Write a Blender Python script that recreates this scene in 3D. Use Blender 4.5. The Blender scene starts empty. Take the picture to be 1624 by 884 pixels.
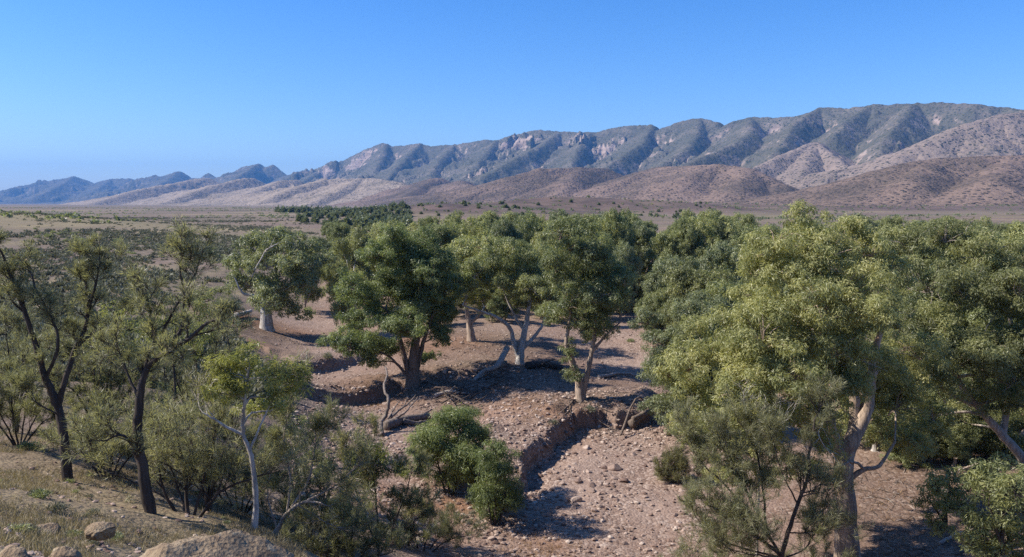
import bpy, math, numpy as np
from mathutils import Vector
R_ = math.radians
DENOISE = False
SC = bpy.context.scene
COL = SC.collection

# ------------------------------------------------------------------ camera
EYE = 15.0
FPX = 1227.0            # focal length in pixels of the 1624 px wide photograph
HOR = 322.0             # row of the eye-level horizon
PITCH = math.atan((442.0 - HOR) / FPX)
cam_d = bpy.data.cameras.new('camera')
cam = bpy.data.objects.new('camera', cam_d)
COL.objects.link(cam)
cam.location = (0, 0, EYE)
cam.rotation_euler = (math.pi / 2 - PITCH, 0, 0)
cam_d.sensor_fit = 'HORIZONTAL'
cam_d.angle = 2 * math.atan(812.0 / FPX)
cam_d.clip_start = 0.2
cam_d.clip_end = 80000
SC.camera = cam

# ------------------------------------------------------------------ light
SUN_DIR = np.array([-1.0, 0.02, 0.0])
SUN_EL = R_(41)
SUN_DIR = SUN_DIR / np.linalg.norm(SUN_DIR) * math.cos(SUN_EL)
SUN_DIR[2] = math.sin(SUN_EL)
world = bpy.data.worlds.new('World')
SC.world = world
world.use_nodes = True
wn, wl = world.node_tree.nodes, world.node_tree.links
bg = wn['Background']
sky = wn.new('ShaderNodeTexSky')
sky.sky_type = 'NISHITA'
sky.sun_disc = False
sky.sun_elevation = SUN_EL
sky.sun_rotation = math.atan2(SUN_DIR[0], SUN_DIR[1])
sky.altitude = 400
sky.air_density = 1.0
sky.dust_density = 0.8
sky.ozone_density = 2.5
sky_tint = wn.new('ShaderNodeHueSaturation')
sky_tint.inputs['Saturation'].default_value = 1.22
sky_tint.inputs['Hue'].default_value = 0.5
sky_mul = wn.new('ShaderNodeMix'); sky_mul.data_type = 'RGBA'; sky_mul.blend_type = 'MULTIPLY'
sky_mul.inputs[0].default_value = 1.0
sky_dir = wn.new('ShaderNodeTexCoord'); sky_xyz = wn.new('ShaderNodeSeparateXYZ'); sky_ramp = wn.new('ShaderNodeValToRGB')
wl.new(sky_dir.outputs['Generated'], sky_xyz.inputs[0]); wl.new(sky_xyz.outputs[2], sky_ramp.inputs[0])
sky_ramp.color_ramp.elements[0].position = 0.0; sky_ramp.color_ramp.elements[0].color = (1.0, 1.08, 1.36, 1)
sky_ramp.color_ramp.elements[1].position = 0.24; sky_ramp.color_ramp.elements[1].color = (0.62, 0.97, 1.40, 1)
wl.new(sky_ramp.outputs[0], sky_mul.inputs[7])
wl.new(sky.outputs[0], sky_tint.inputs['Color'])
wl.new(sky_tint.outputs[0], sky_mul.inputs[6])
wl.new(sky_mul.outputs[2], bg.inputs['Color'])
bg.inputs['Strength'].default_value = 0.085
sun_d = bpy.data.lights.new('sun', 'SUN')
sun_d.energy = 5.0
sun_d.angle = R_(0.53)
sun_d.color = (1.0, 0.93, 0.82)
sun = bpy.data.objects.new('sun', sun_d)
COL.objects.link(sun)
sun.rotation_euler = Vector(SUN_DIR).to_track_quat('Z', 'Y').to_euler()
SC.view_settings.view_transform = 'Standard'
SC.view_settings.look = 'None'
SC.view_settings.exposure = 0.74
SC.view_settings.gamma = 1.0
SC.view_settings.use_curve_mapping = False
SC.render.engine = 'CYCLES'
cy = SC.cycles
cy.max_bounces = 8
cy.diffuse_bounces = 5
cy.glossy_bounces = 2
cy.transmission_bounces = 6
cy.transparent_max_bounces = 4
cy.volume_bounces = 0
cy.caustics_reflective = False
cy.caustics_refractive = False
cy.use_adaptive_sampling = True
cy.adaptive_threshold = 0.01
cy.use_denoising = DENOISE
SC.render.filter_size = 1.1
cy.sample_clamp_indirect = 6.0

# ------------------------------------------------------------------ helpers
_sp, _cp = math.sin(PITCH), math.cos(PITCH)
def ray(u, v):
    a = (np.asarray(u, float) - 812.0) / FPX
    b = (442.0 - np.asarray(v, float)) / FPX
    d = np.stack([a + 0 * b, _cp + b * _sp + 0 * a, -_sp + b * _cp + 0 * a], -1)
    return d
def P(u, v, Y):
    """world point seen at photo pixel (u, v) at ground distance Y in front of the camera"""
    d = ray(u, v)
    return np.array([0, 0, EYE]) + d * (np.asarray(Y, float) / d[..., 1])[..., None]

def _h(ix, iy, seed):
    n = (ix.astype(np.int64) * 374761393 + iy.astype(np.int64) * 668265263 + seed * 974634777) & 0xFFFFFFFF
    n = ((n ^ (n >> 13)) * 1274126177) & 0xFFFFFFFF
    n = ((n ^ (n >> 16)) * 2246822519) & 0xFFFFFFFF
    return ((n ^ (n >> 15)) & 0xFFFFFF) / float(0xFFFFFF)
def vnoise(x, y, seed=0):
    ix, iy = np.floor(x), np.floor(y)
    fx, fy = x - ix, y - iy
    fx = fx * fx * fx * (fx * (fx * 6 - 15) + 10); fy = fy * fy * fy * (fy * (fy * 6 - 15) + 10)
    a, b = _h(ix, iy, seed), _h(ix + 1, iy, seed)
    c, d = _h(ix, iy + 1, seed), _h(ix + 1, iy + 1, seed)
    return (a + (b - a) * fx) * (1 - fy) + (c + (d - c) * fx) * fy
def fbm(x, y, scale, octv=4, seed=0, gain=0.5, ridge=False):
    """zero-mean fractal noise, feature size = scale"""
    x, y = np.asarray(x, float) / scale, np.asarray(y, float) / scale
    s, a, t = 0.0, 1.0, 0.0
    for o in range(octv):
        n = vnoise(x + 17.3 * o, y - 9.1 * o, seed + o)
        n = (1 - np.abs(2 * n - 1)) if ridge else 2 * n - 1
        s = s + a * n; t += a; a *= gain
        x, y = x * 2.03 * 0.8 - y * 2.03 * 0.6, x * 2.03 * 0.6 + y * 2.03 * 0.8
    return s / t
def sstep(a, b, x):
    t = np.clip((x - a) / (b - a), 0, 1)
    return t * t * (3 - 2 * t)
def unit(a):
    return a / np.maximum(np.linalg.norm(a, axis=-1, keepdims=True), 1e-9)

def mesh_from(name, V, F, smooth=False, attrs=None):
    """V (n,3); F = (m,k) int array or a list of such arrays"""
    Fs = F if isinstance(F, list) else [F]
    Fs = [f for f in Fs if len(f)]
    me = bpy.data.meshes.new(name)
    V = np.ascontiguousarray(V, np.float32)
    nl = sum(f.size for f in Fs); nf = sum(len(f) for f in Fs)
    me.vertices.add(len(V)); me.vertices.foreach_set('co', V.ravel())
    me.loops.add(nl); me.polygons.add(nf)
    me.loops.foreach_set('vertex_index', np.concatenate([f.ravel() for f in Fs]).astype(np.int32))
    sizes = np.concatenate([np.full(len(f), f.shape[1]) for f in Fs])
    me.polygons.foreach_set('loop_start', np.concatenate([[0], np.cumsum(sizes)[:-1]]).astype(np.int32))
    me.polygons.foreach_set('use_smooth', np.full(nf, smooth, bool))
    for k, (dom, arr) in (attrs or {}).items():
        at = me.attributes.new(k, 'FLOAT', dom)
        at.data.foreach_set('value', np.ascontiguousarray(arr, np.float32).ravel())
    me.update(calc_edges=True)
    return me
def link(name, me, mat=None, parent=None, loc=None):
    o = bpy.data.objects.new(name, me)
    COL.objects.link(o)
    if me is not None and mat is not None and len(me.materials) == 0: me.materials.append(mat)
    if parent is not None: o.parent = parent
    if loc is not None: o.location = [float(c) for c in loc]
    return o
def tag(o, label=None, cat=None, group=None, kind=None):
    if label: o['label'] = label
    if cat: o['category'] = cat
    if group: o['group'] = group
    if kind: o['kind'] = kind
    return o
def empty(name, loc, label, cat, group=None):
    o = bpy.data.objects.new(name, None)
    o.empty_display_size = 0.3
    COL.objects.link(o); o.location = [float(c) for c in loc]
    return tag(o, label, cat, group)
def dup(src, loc, rotz=0.0, scale=(1, 1, 1), label=None, group=None):
    c = src.copy(); COL.objects.link(c)
    c.location = [float(k) for k in loc]; c.rotation_euler = (0, 0, rotz); c.scale = scale
    if label: c['label'] = label
    if group: c['group'] = group
    for ch in src.children:
        d = ch.copy(); COL.objects.link(d); d.parent = c
    return c

# ------------------------------------------------------------------ node materials
class NT:
    def __init__(s, name):
        s.m = bpy.data.materials.new(name); s.m.use_nodes = True
        s.n, s.l = s.m.node_tree.nodes, s.m.node_tree.links
        s.n.clear()
        s.out = s.n.new('ShaderNodeOutputMaterial')
    def put(s, sock, val):
        if isinstance(val, bpy.types.NodeSocket): s.l.new(val, sock)
        elif isinstance(val, (tuple, list)) and len(val) == 3 and sock.type == 'RGBA': sock.default_value = (*val, 1)
        else: sock.default_value = val
    def node(s, t, ins=None, **props):
        nd = s.n.new(t)
        for k, v in props.items(): setattr(nd, k, v)
        for k, v in (ins or {}).items(): s.put(nd.inputs[k], v)
        return nd
    def coord(s, which='Object'): return s.node('ShaderNodeTexCoord').outputs[which]
    def pos(s): return s.node('ShaderNodeNewGeometry').outputs['Position']
    def mapping(s, vec, scale=(1, 1, 1)):
        return s.node('ShaderNodeMapping', {'Vector': vec, 'Scale': scale}).outputs[0]
    def noise(s, vec, scale, detail=4, rough=0.55, dist=0.0):
        return s.node('ShaderNodeTexNoise', {'Vector': vec, 'Scale': scale, 'Detail': detail, 'Roughness': rough, 'Distortion': dist}).outputs['Fac']
    def voro(s, vec, scale, feature='F1', out='Distance', rnd=1.0):
        return s.node('ShaderNodeTexVoronoi', {'Vector': vec, 'Scale': scale, 'Randomness': rnd}, feature=feature).outputs[out]
    def ramp(s, fac, stops, interp='LINEAR'):
        r = s.node('ShaderNodeValToRGB', {'Fac': fac}); cr = r.color_ramp; cr.interpolation = interp
        while len(cr.elements) < len(stops): cr.elements.new(0.5)
        for e, (p, c) in zip(cr.elements, stops):
            e.position = p; e.color = (c, c, c, 1) if isinstance(c, (int, float)) else (*c, 1)
        return r.outputs[0]
    def mix(s, fac, a, b, blend='MIX'):
        nd = s.node('ShaderNodeMix', data_type='RGBA', blend_type=blend)
        s.put(nd.inputs[0], fac); s.put(nd.inputs[6], a); s.put(nd.inputs[7], b)
        return nd.outputs[2]
    def math(s, op, a, b=0.0, clamp=False):
        nd = s.node('ShaderNodeMath', operation=op, use_clamp=clamp)
        s.put(nd.inputs[0], a); s.put(nd.inputs[1], b)
        return nd.outputs[0]
    def attr(s, name): return s.node('ShaderNodeAttribute', attribute_name=name).outputs['Fac']
    def rnd(s): return s.node('ShaderNodeObjectInfo').outputs['Random']
    def bump(s, h, strength, dist):
        return s.node('ShaderNodeBump', {'Height': h, 'Strength': strength, 'Distance': dist}).outputs[0]
    def bsdf(s, col, rough=0.9, normal=None, spec=0.2):
        b = s.node('ShaderNodeBsdfPrincipled', {'Base Color': col, 'Roughness': rough, 'Specular IOR Level': spec})
        if normal is not None: s.put(b.inputs['Normal'], normal)
        return b.outputs[0]
    def done(s, surf):
        s.l.new(surf, s.out.inputs['Surface']); return s.m

def leaf_mat(name, dark, mid, light, trans=0.42, rough=0.42):
    t = NT(name)
    f = t.math('ADD', t.attr('tint'), t.math('MULTIPLY', t.math('SUBTRACT', t.rnd(), 0.5), 0.55))
    c = t.ramp(f, [(0.0, dark), (0.5, mid), (1.0, light)])
    b = t.bsdf(c, rough, spec=0.5)
    tr = t.node('ShaderNodeBsdfTranslucent', {'Color': t.mix(1.0, c, (1.3, 1.3, 0.75), 'MULTIPLY')}).outputs[0]
    return t.done(t.node('ShaderNodeMixShader', {0: trans, 1: b, 2: tr}).outputs[0])

def bark_mat(name, pale, tan, grey, dark, streak=0.5):
    t = NT(name)
    co = t.coord()
    a = t.noise(t.mapping(co, (2.2, 2.2, 0.7)), 1.0, 5, 0.6, 0.6)
    b = t.noise(t.mapping(co, (9, 9, 0.8)), 1.0, 4, 0.6, 0.3)
    c = t.ramp(a, [(0.36, grey), (0.46, pale), (0.56, pale), (0.66, tan)])
    c = t.mix(t.math('MULTIPLY', t.ramp(b, [(0.42, 0.0), (0.62, 1.0)]), streak), c, dark)
    h = t.math('ADD', t.math('MULTIPLY', a, 0.4), b)
    return t.done(t.bsdf(c, 0.85, t.bump(h, 0.7, 0.04), 0.15))
# ------------------------------------------------------------------ ground shape
_ctl = np.array([
    # x, y, z : hillside under the camera
    (0, -25, 17), (-30, -20, 19), (30, -20, 14), (0, 0, 13.4), (-10, 0, 13.9), (10, 0, 12.4), (22, 0, 9.5), (-25, 2, 13.5),
    (-1.2, 7.5, 10.6), (-5, 7, 11.6), (-4, 8, 10.7), (-6.2, 8, 11.4), (4, 8, 10.3), (12, 8, 8.2), (0, 14, 7.2), (-7, 12, 9.4), (-5.6, 12, 8.7), (-4, 12, 8.4), (-9.9, 17, 8.1), (-7, 15, 7.7), (-5.4, 16, 6.9), (-2, 20, 4.0), (-4, 20, 4.9), (-4.5, 22.5, 3.3), (7, 15, 5.2), (16, 16, 3.6), (30, 14, 5),
    (-6.7, 20, 6.2), (-8.9, 19, 6.9), (-13.5, 23.5, 6.4), (-20, 22, 7.6), (-32, 28, 7.0), (-12, 13, 9.9), (-22, 12, 11),
    (0, 20, 3.4), (0, 26, 1.1), (-4, 27, 1.9), (6, 24, 1.4), (12, 24, 1.2), (-2, 31, 0.35), (3, 32, 0.0), (9, 30, 0.1), (-9, 28, 3.2),
    # left plateau and its edge
    (-15, 33, 4.8), (-20, 42, 4.4), (-30, 45, 4.9), (-50, 50, 5.2), (-10, 34, 2.2), (-13, 42, 2.4), (-6, 36, 0.9), (-8.5, 42, 0.7),
    (-18, 52, 3.4), (-24, 64, 3.2), (-34, 70, 4.2), (-60, 80, 5.0), (-28, 78, 2.4), (-32, 84, 3.0), (-40, 95, 4.2), (-36, 110, 2.6),
    (-46, 130, 4.0), (-80, 130, 5.2), (-50, 155, 3.0), (-70, 170, 4.8), (-120, 120, 5.8), (-120, 200, 5.6),
    # creek bed
    (0, 40, 0.0), (6, 40, 0.0), (-3, 44, 0.35), (10, 48, 0.0), (0, 52, 0.5), (-10, 54, 0.1), (-14, 58, 0.2), (-16, 66, 0.5), (-8, 64, 0.9), (0, 64, 0.9),
    (7, 60, 0.6), (12, 62, 0.0), (12, 75, 0.0), (14, 95, 0.0), (18, 111, 0.3), (-20, 80, 0.3), (-24, 95, 0.2), (-30, 118, 0.3), (-37, 150, 0.5), (-44, 185, 1.0),
    (-12, 78, 1.1), (-4, 80, 1.4), (3, 82, 1.2), (-12, 100, 1.6), (0, 105, 1.8), (-20, 130, 1.8), (5, 130, 2.0),
    # right bank
    (18, 42, 0.7), (15, 34, 0.4), (22, 34, 1.0), (30, 40, 1.5), (45, 38, 3.2), (60, 30, 5), (20, 52, 1.1), (28, 60, 2.0), (50, 60, 3.2), (24, 80, 1.7), (40, 90, 2.8),
    (70, 90, 3.6), (28, 115, 2.0), (30, 150, 2.4), (70, 150, 3.6), (120, 120, 4.2), (120, 200, 4.5), (0, 200, 2.8), (-60, 215, 2.6), (50, 210, 3.4), (200, 60, 6), (-200, 60, 6.5),
    (-200, 200, 6.0), (200, 200, 5)], float)
def _tps_k(r2): return np.where(r2 > 0, 0.5 * r2 * np.log(np.maximum(r2, 1e-9)), 0)
_q = _ctl[:, :2] / 40.0
_n = len(_q)
_A = np.zeros((_n + 3, _n + 3))
_A[:_n, :_n] = _tps_k(((_q[:, None] - _q[None]) ** 2).sum(-1)) + 0.0015 * np.eye(_n)
_A[:_n, _n] = 1; _A[:_n, _n + 1:] = _q; _A[_n, :_n] = 1; _A[_n + 1:, :_n] = _q.T
_W = np.linalg.solve(_A, np.concatenate([_ctl[:, 2], np.zeros(3)]))
def _tps(x, y):
    p = np.stack([x, y], -1) / 40.0
    out = np.empty(len(p))
    for i in range(0, len(p), 60000):
        q = p[i:i + 60000]
        out[i:i + 60000] = _tps_k(((q[:, None] - _q[None]) ** 2).sum(-1)) @ _W[:_n] + _W[_n] + q @ _W[_n + 1:]
    return out
def poly_dist(x, y, pts):
    """signed distance to an open polyline (positive on its left) and the position along it 0..1"""
    best = np.full(x.shape, 1e18); sg = np.zeros(x.shape); al = np.zeros(x.shape)
    L = np.concatenate([[0], np.cumsum(np.linalg.norm(np.diff(pts, axis=0), axis=1))])
    for i in range(len(pts) - 1):
        a, b = pts[i], pts[i + 1]
        ex, ey = b - a; l2 = ex * ex + ey * ey
        t = np.clip(((x - a[0]) * ex + (y - a[1]) * ey) / l2, 0, 1)
        dx, dy = x - a[0] - t * ex, y - a[1] - t * ey
        d = dx * dx + dy * dy
        m = d < best
        best = np.where(m, d, best)
        sg = np.where(m, np.sign(ex * dy - ey * dx), sg)
        al = np.where(m, (L[i] + t * math.sqrt(l2)) / L[-1], al)
    return np.sqrt(best) * sg, al
def g0(u, v, z=0.3):
    d = ray(u, v); return (d * ((z - EYE) / d[2]))[:2]
# cut banks: polyline of the foot (high ground on its left), height, length of the ramp behind
_banks = [
    (np.array([g0(1075, 632), g0(1020, 666), g0(968, 676), g0(930, 672), g0(900, 688), g0(868, 708), g0(846, 730), g0(830, 752), g0(800, 790)]), -1.05, 9.0),
    (np.array([g0(650, 612), g0(610, 622), g0(560, 634), g0(500, 650), g0(440, 664)]), -1.0, 8.0),
    (np.array([g0(600, 566), g0(560, 581), g0(500, 594), g0(450, 602)]), -0.7, 8.0),
    (np.array([g0(830, 596), g0(780, 604), g0(700, 610)]), -0.5, 6.0),
]
def ground_z(x, y, fine=True):
    x = np.atleast_1d(np.asarray(x, float)); y = np.atleast_1d(np.asarray(y, float))
    r = np.hypot(x, y)
    k = np.minimum(1.0, 200.0 / np.maximum(r, 1))
    z = _tps(x * k, y * k)
    far = sstep(150, 420, r)
    fz = 4.0 + 1.2 * fbm(x, y, 220, 3, 5)
    z = z * (1 - far) + fz * far
    # low rises on the plain
    for cx, cy, rx, ry, h in ((-225, 275, 85, 85, 7.5), (-150, 205, 60, 50, 1.6), (-330, 330, 120, 120, 5.5), (-60, 640, 70, 90, 7.5), (120, 700, 110, 70, 12.5), (-40, 560, 60, 60, 6), (40, 520, 50, 40, 5), (30, 700, 60, 60, 8),
                              (230, 900, 120, 90, 10.5), (500, 800, 220, 90, 8), (470, 500, 200, 80, 6)):
        z = z + h * np.exp(-(((x - cx) / rx) ** 2 + ((y - cy) / ry) ** 2))
    m = (r < 130) & (y > 20)
    if m.any():
        xm, ym = x[m], y[m]
        wob = 1.5 * fbm(xm, ym, 3.4, 4, 21) + 0.3 * fbm(xm, ym, 0.7, 3, 23)
        add = np.zeros(xm.shape)
        for pts, h, ramp in _banks:
            d, al = poly_dist(xm + wob, ym + 0.8 * wob, pts)
            d = -d if h < 0 else d
            win = sstep(0.0, 0.12, al) * (1 - sstep(0.88, 1.0, al))
            s = abs(h) * (0.75 * sstep(0.0, 0.45, d) + 0.25 * sstep(0.2, 1.6, d)) * (1 - sstep(0.5, ramp, d))
            s = s - abs(h) * 0.30 * sstep(-2.6, -0.1, d) * (1 - sstep(-0.1, 0.3, d))
            add = add + win * s * (1 + 0.45 * fbm(xm, ym, 2.0, 3, 25))
        z[m] += add
    if fine:
        bed = 1 - sstep(1.0, 2.6, z)
        near = 1 - sstep(120, 260, r)
        z = z + near * (0.10 * fbm(x, y, 3.2, 4, 31) + 0.16 * fbm(x, y, 9, 3, 33) * bed + 0.05 * fbm(x, y, 0.7, 3, 35)
                        + (1 - bed) * 0.35 * fbm(x, y, 7, 4, 37))
    return z
def hit(u, v):
    """first point of the ground seen at a photo pixel"""
    d = ray(u, v)
    t = np.concatenate([np.linspace(2, 60, 500), np.linspace(60.3, 400, 900), np.geomspace(401, 6000, 400)])
    p = np.array([0, 0, EYE]) + d * t[:, None]
    g = ground_z(p[:, 0], p[:, 1])
    i = int(np.argmax(p[:, 2] < g))
    return np.array([p[i, 0], p[i, 1], g[i]])
def on_ground(u, Y):
    """ground point below the photo column u at distance Y"""
    x = (u - 812.0) / FPX * Y / _cp
    return np.array([x, Y, float(ground_z(x, Y)[0])])

# one sheet, finer where the photograph looks
ang = np.concatenate([np.linspace(-180, -62, 40)[:-1], np.linspace(-62, -39, 90)[:-1], np.linspace(-39, 39, 900), np.linspace(39, 62, 90)[1:], np.linspace(62, 180, 40)[1:-1]])
rad = np.concatenate([np.geomspace(1.2, 20, 170)[:-1], np.geomspace(20, 150, 520)[:-1], np.geomspace(150, 1500, 260)[:-1], np.geomspace(1500, 17000, 60)])
A, Rr = np.meshgrid(np.radians(ang), rad)
gx, gy = (np.sin(A) * Rr).ravel(), (np.cos(A) * Rr).ravel()
gz = ground_z(gx, gy)
gz = np.where(np.hypot(gx, gy) > 5000, np.minimum(gz, 4.0), gz)
na, nr = len(ang), len(rad)
i0 = (np.arange(nr - 1)[:, None] * na + np.arange(na)[None, :]).ravel()
i1 = (np.arange(nr - 1)[:, None] * na + (np.arange(na)[None, :] + 1) % na).ravel()
V = np.stack([gx, gy, gz], -1)
V = np.vstack([V, [[0, 0, float(ground_z(0, 0)[0])]]])
F = np.stack([i0, i0 + na, i1 + na, i1], -1)[:, ::-1]
cap = np.stack([np.full(na, len(V) - 1), np.arange(na), (np.arange(na) + 1) % na], -1)[:, ::-1]
zs = ground_z(V[:, 0], V[:, 1], fine=False)
rr = np.hypot(V[:, 0], V[:, 1])
grass = sstep(1.6, 3.6, zs + 0.8 * fbm(V[:, 0], V[:, 1], 6, 3, 51)) * (1 - sstep(20, 34, rr + 3 * V[:, 0] * 0.1)) 
bedm = (1 - sstep(0.8, 2.2, zs + 0.5 * fbm(V[:, 0], V[:, 1], 7, 3, 52))) * (1 - sstep(170, 260, rr))
rise = sstep(6.0, 9.5, V[:, 2]) * sstep(380, 480, rr) * (1 - sstep(1300, 1700, rr)) * (0.7 + 0.5 * fbm(V[:, 0], V[:, 1], 45, 3, 54)) * (V[:, 0] > -110)
def spot(u, v, rad):
    c = hit(u, v)[:2]; return np.exp(-((V[:, 0] - c[0]) ** 2 + (V[:, 1] - c[1]) ** 2) / rad ** 2)
hill = np.clip(1.6 * np.exp(-(((V[:, 0] + 215) / 95) ** 2 + ((V[:, 1] - 265) / 75) ** 2)) - 0.25 + 0.5 * fbm(V[:, 0], V[:, 1], 30, 3, 57), 0, 1)
hill = np.maximum(hill, np.clip(1.8 * np.exp(-(((V[:, 0] - 310) / 150) ** 2 + ((V[:, 1] - 560) / 60) ** 2)) - 0.2, 0, 1))
hill = np.maximum(hill, np.clip(1.5 * np.exp(-(((V[:, 0] - 120) / 90) ** 2 + ((V[:, 1] - 745) / 40) ** 2)) - 0.3, 0, 1))
litter = np.zeros(len(V))
pale = np.zeros(len(V))
for u, v, q in ((1005, 505, 6), (1010, 540, 5), (1000, 580, 3.5), (1020, 620, 3), (960, 735, 4), (915, 790, 3), (900, 840, 2.5), (985, 700, 3), (1010, 800, 2.5), (500, 470, 8), (500, 515, 5), (470, 545, 4), (500, 560, 4), (540, 660, 3.5), (600, 655, 2.5)):
    pale = np.maximum(pale, spot(u, v, q))
pale = np.clip(1.3 * pale * (0.8 + 0.9 * fbm(V[:, 0], V[:, 1], 4.0, 4, 59)), 0, 1)
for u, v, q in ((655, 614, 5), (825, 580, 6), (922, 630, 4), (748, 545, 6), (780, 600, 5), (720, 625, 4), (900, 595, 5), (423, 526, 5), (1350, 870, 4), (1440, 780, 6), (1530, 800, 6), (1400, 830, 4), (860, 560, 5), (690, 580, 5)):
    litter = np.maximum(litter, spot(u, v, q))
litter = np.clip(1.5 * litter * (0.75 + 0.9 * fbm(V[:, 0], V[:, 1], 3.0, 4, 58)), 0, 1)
red = np.zeros(len(V))
for u, v, q in ((400, 510, 5), (380, 540, 4), (530, 545, 3), (460, 525, 3), (640, 540, 4), (700, 545, 5), (600, 640, 3.0), (830, 640, 3), (880, 650, 2.5), (860, 860, 1.2), (720, 800, 2), (600, 790, 2), (650, 850, 2), (1035, 510, 3)):
    red = np.maximum(red, spot(u, v, q))
red = np.clip(red * (0.75 + 0.6 * fbm(V[:, 0], V[:, 1], 2.5, 3, 53)), 0, 1)
ground_me = mesh_from('ground', V, [F, cap], True, {'grass': ('POINT', grass), 'bed': ('POINT', bedm), 'red': ('POINT', red), 'rise': ('POINT', np.clip(rise, 0, 1)), 'hill': ('POINT', hill), 'litter': ('POINT', litter), 'pale': ('POINT', pale)})

t = NT('ground_soil')
pos = t.pos()
n1 = t.noise(pos, 0.35, 6, 0.6); n2 = t.noise(pos, 2.6, 5, 0.65); n3 = t.noise(pos, 14, 3, 0.6)
vo = t.voro(pos, 7.5, out='Color'); vo2 = t.voro(pos, 16, out='Color')
vd = t.voro(pos, 7.5)
stone = t.ramp(t.node('ShaderNodeSeparateColor', {0: vo}).outputs[0], [(0.0, (0.129, 0.081, 0.061)), (0.4, (0.230, 0.155, 0.118)), (0.75, (0.317, 0.230, 0.182)), (1.0, (0.423, 0.336, 0.276))])
stone2 = t.ramp(t.node('ShaderNodeSeparateColor', {0: vo2}).outputs[0], [(0.0, (0.161, 0.103, 0.078)), (0.6, (0.253, 0.173, 0.133)), (1.0, (0.368, 0.276, 0.225))])
sand = t.mix(t.ramp(n2, [(0.3, 0.0), (0.7, 1.0)]), (0.235, 0.152, 0.115), (0.308, 0.212, 0.161))
bedc = t.mix(t.ramp(n1, [(0.40, 0.0), (0.56, 1.0)]), t.mix(0.35, stone2, sand), stone)
bedc = t.mix(t.math('MULTIPLY', t.attr('pale'), 0.5), bedc, t.mix(0.55, stone, (0.44, 0.335, 0.275)))
# dry scrubland of the plain
pl = t.mix(t.ramp(n1, [(0.35, 0.0), (0.65, 1.0)]), (0.165, 0.118, 0.10), (0.235, 0.175, 0.135))
big = t.noise(pos, 0.012, 5, 0.6)
pl = t.mix(t.ramp(big, [(0.42, 0.0), (0.58, 1.0)]), pl, (0.215, 0.175, 0.115))
pl = t.mix(t.ramp(t.noise(pos, 0.006, 4, 0.6), [(0.45, 0.0), (0.6, 0.65)]), pl, (0.125, 0.095, 0.085))
dots = t.voro(pos, 0.42)
pl = t.mix(t.math('MULTIPLY', t.ramp(dots, [(0.18, 1.0), (0.42, 0.0)]), t.ramp(t.noise(pos, 0.03, 4), [(0.3, 0.35), (0.65, 0.9)])), pl, (0.075, 0.07, 0.05))
gr = t.mix(t.ramp(n2, [(0.3, 0.0), (0.7, 1.0)]), (0.20, 0.15, 0.10), (0.31, 0.245, 0.15))
gr = t.mix(t.ramp(n3, [(0.52, 0.0), (0.75, 0.7)]), gr, (0.14, 0.10, 0.075))
gold = t.noise(t.mapping(pos, (1 / 260.0, 1 / 70.0, 1.0)), 1.0, 4, 0.55)
pl = t.mix(t.ramp(gold, [(0.56, 0.0), (0.66, 0.7)]), pl, (0.29, 0.235, 0.135))
pl = t.mix(t.ramp(gold, [(0.34, 0.6), (0.44, 0.0)]), pl, (0.115, 0.11, 0.075))
pl = t.mix(t.attr('rise'), pl, t.mix(t.ramp(t.noise(pos, 0.05, 5, 0.65), [(0.4, 0.0), (0.6, 1.0)]), (0.075, 0.058, 0.055), (0.15, 0.105, 0.09)))
c = t.mix(t.attr('bed'), pl, bedc)
c = t.mix(t.math('MULTIPLY', t.attr('hill'), 0.8), c, t.mix(n1, (0.20, 0.165, 0.095), (0.29, 0.245, 0.14)))
c = t.mix(t.attr('grass'), c, gr)
c = t.mix(t.math('MULTIPLY', t.attr('red'), 0.8), c, t.mix(n2, (0.24, 0.125, 0.075), (0.33, 0.19, 0.115)))
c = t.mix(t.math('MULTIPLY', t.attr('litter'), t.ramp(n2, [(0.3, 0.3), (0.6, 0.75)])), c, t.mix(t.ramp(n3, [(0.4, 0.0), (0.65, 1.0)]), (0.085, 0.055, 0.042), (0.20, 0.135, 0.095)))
h = t.math('ADD', t.math('MULTIPLY', vd, -0.6), t.math('ADD', t.math('MULTIPLY', n2, 0.8), t.math('MULTIPLY', n3, 0.4)))
c = t.mix(1.0, c, (0.91, 0.90, 0.89), 'MULTIPLY')
ground_mat = t.done(t.bsdf(c, 0.95, t.bump(h, 0.55, 0.12), 0.1))
ground = tag(link('ground', ground_me, ground_mat), kind='structure')

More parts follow.
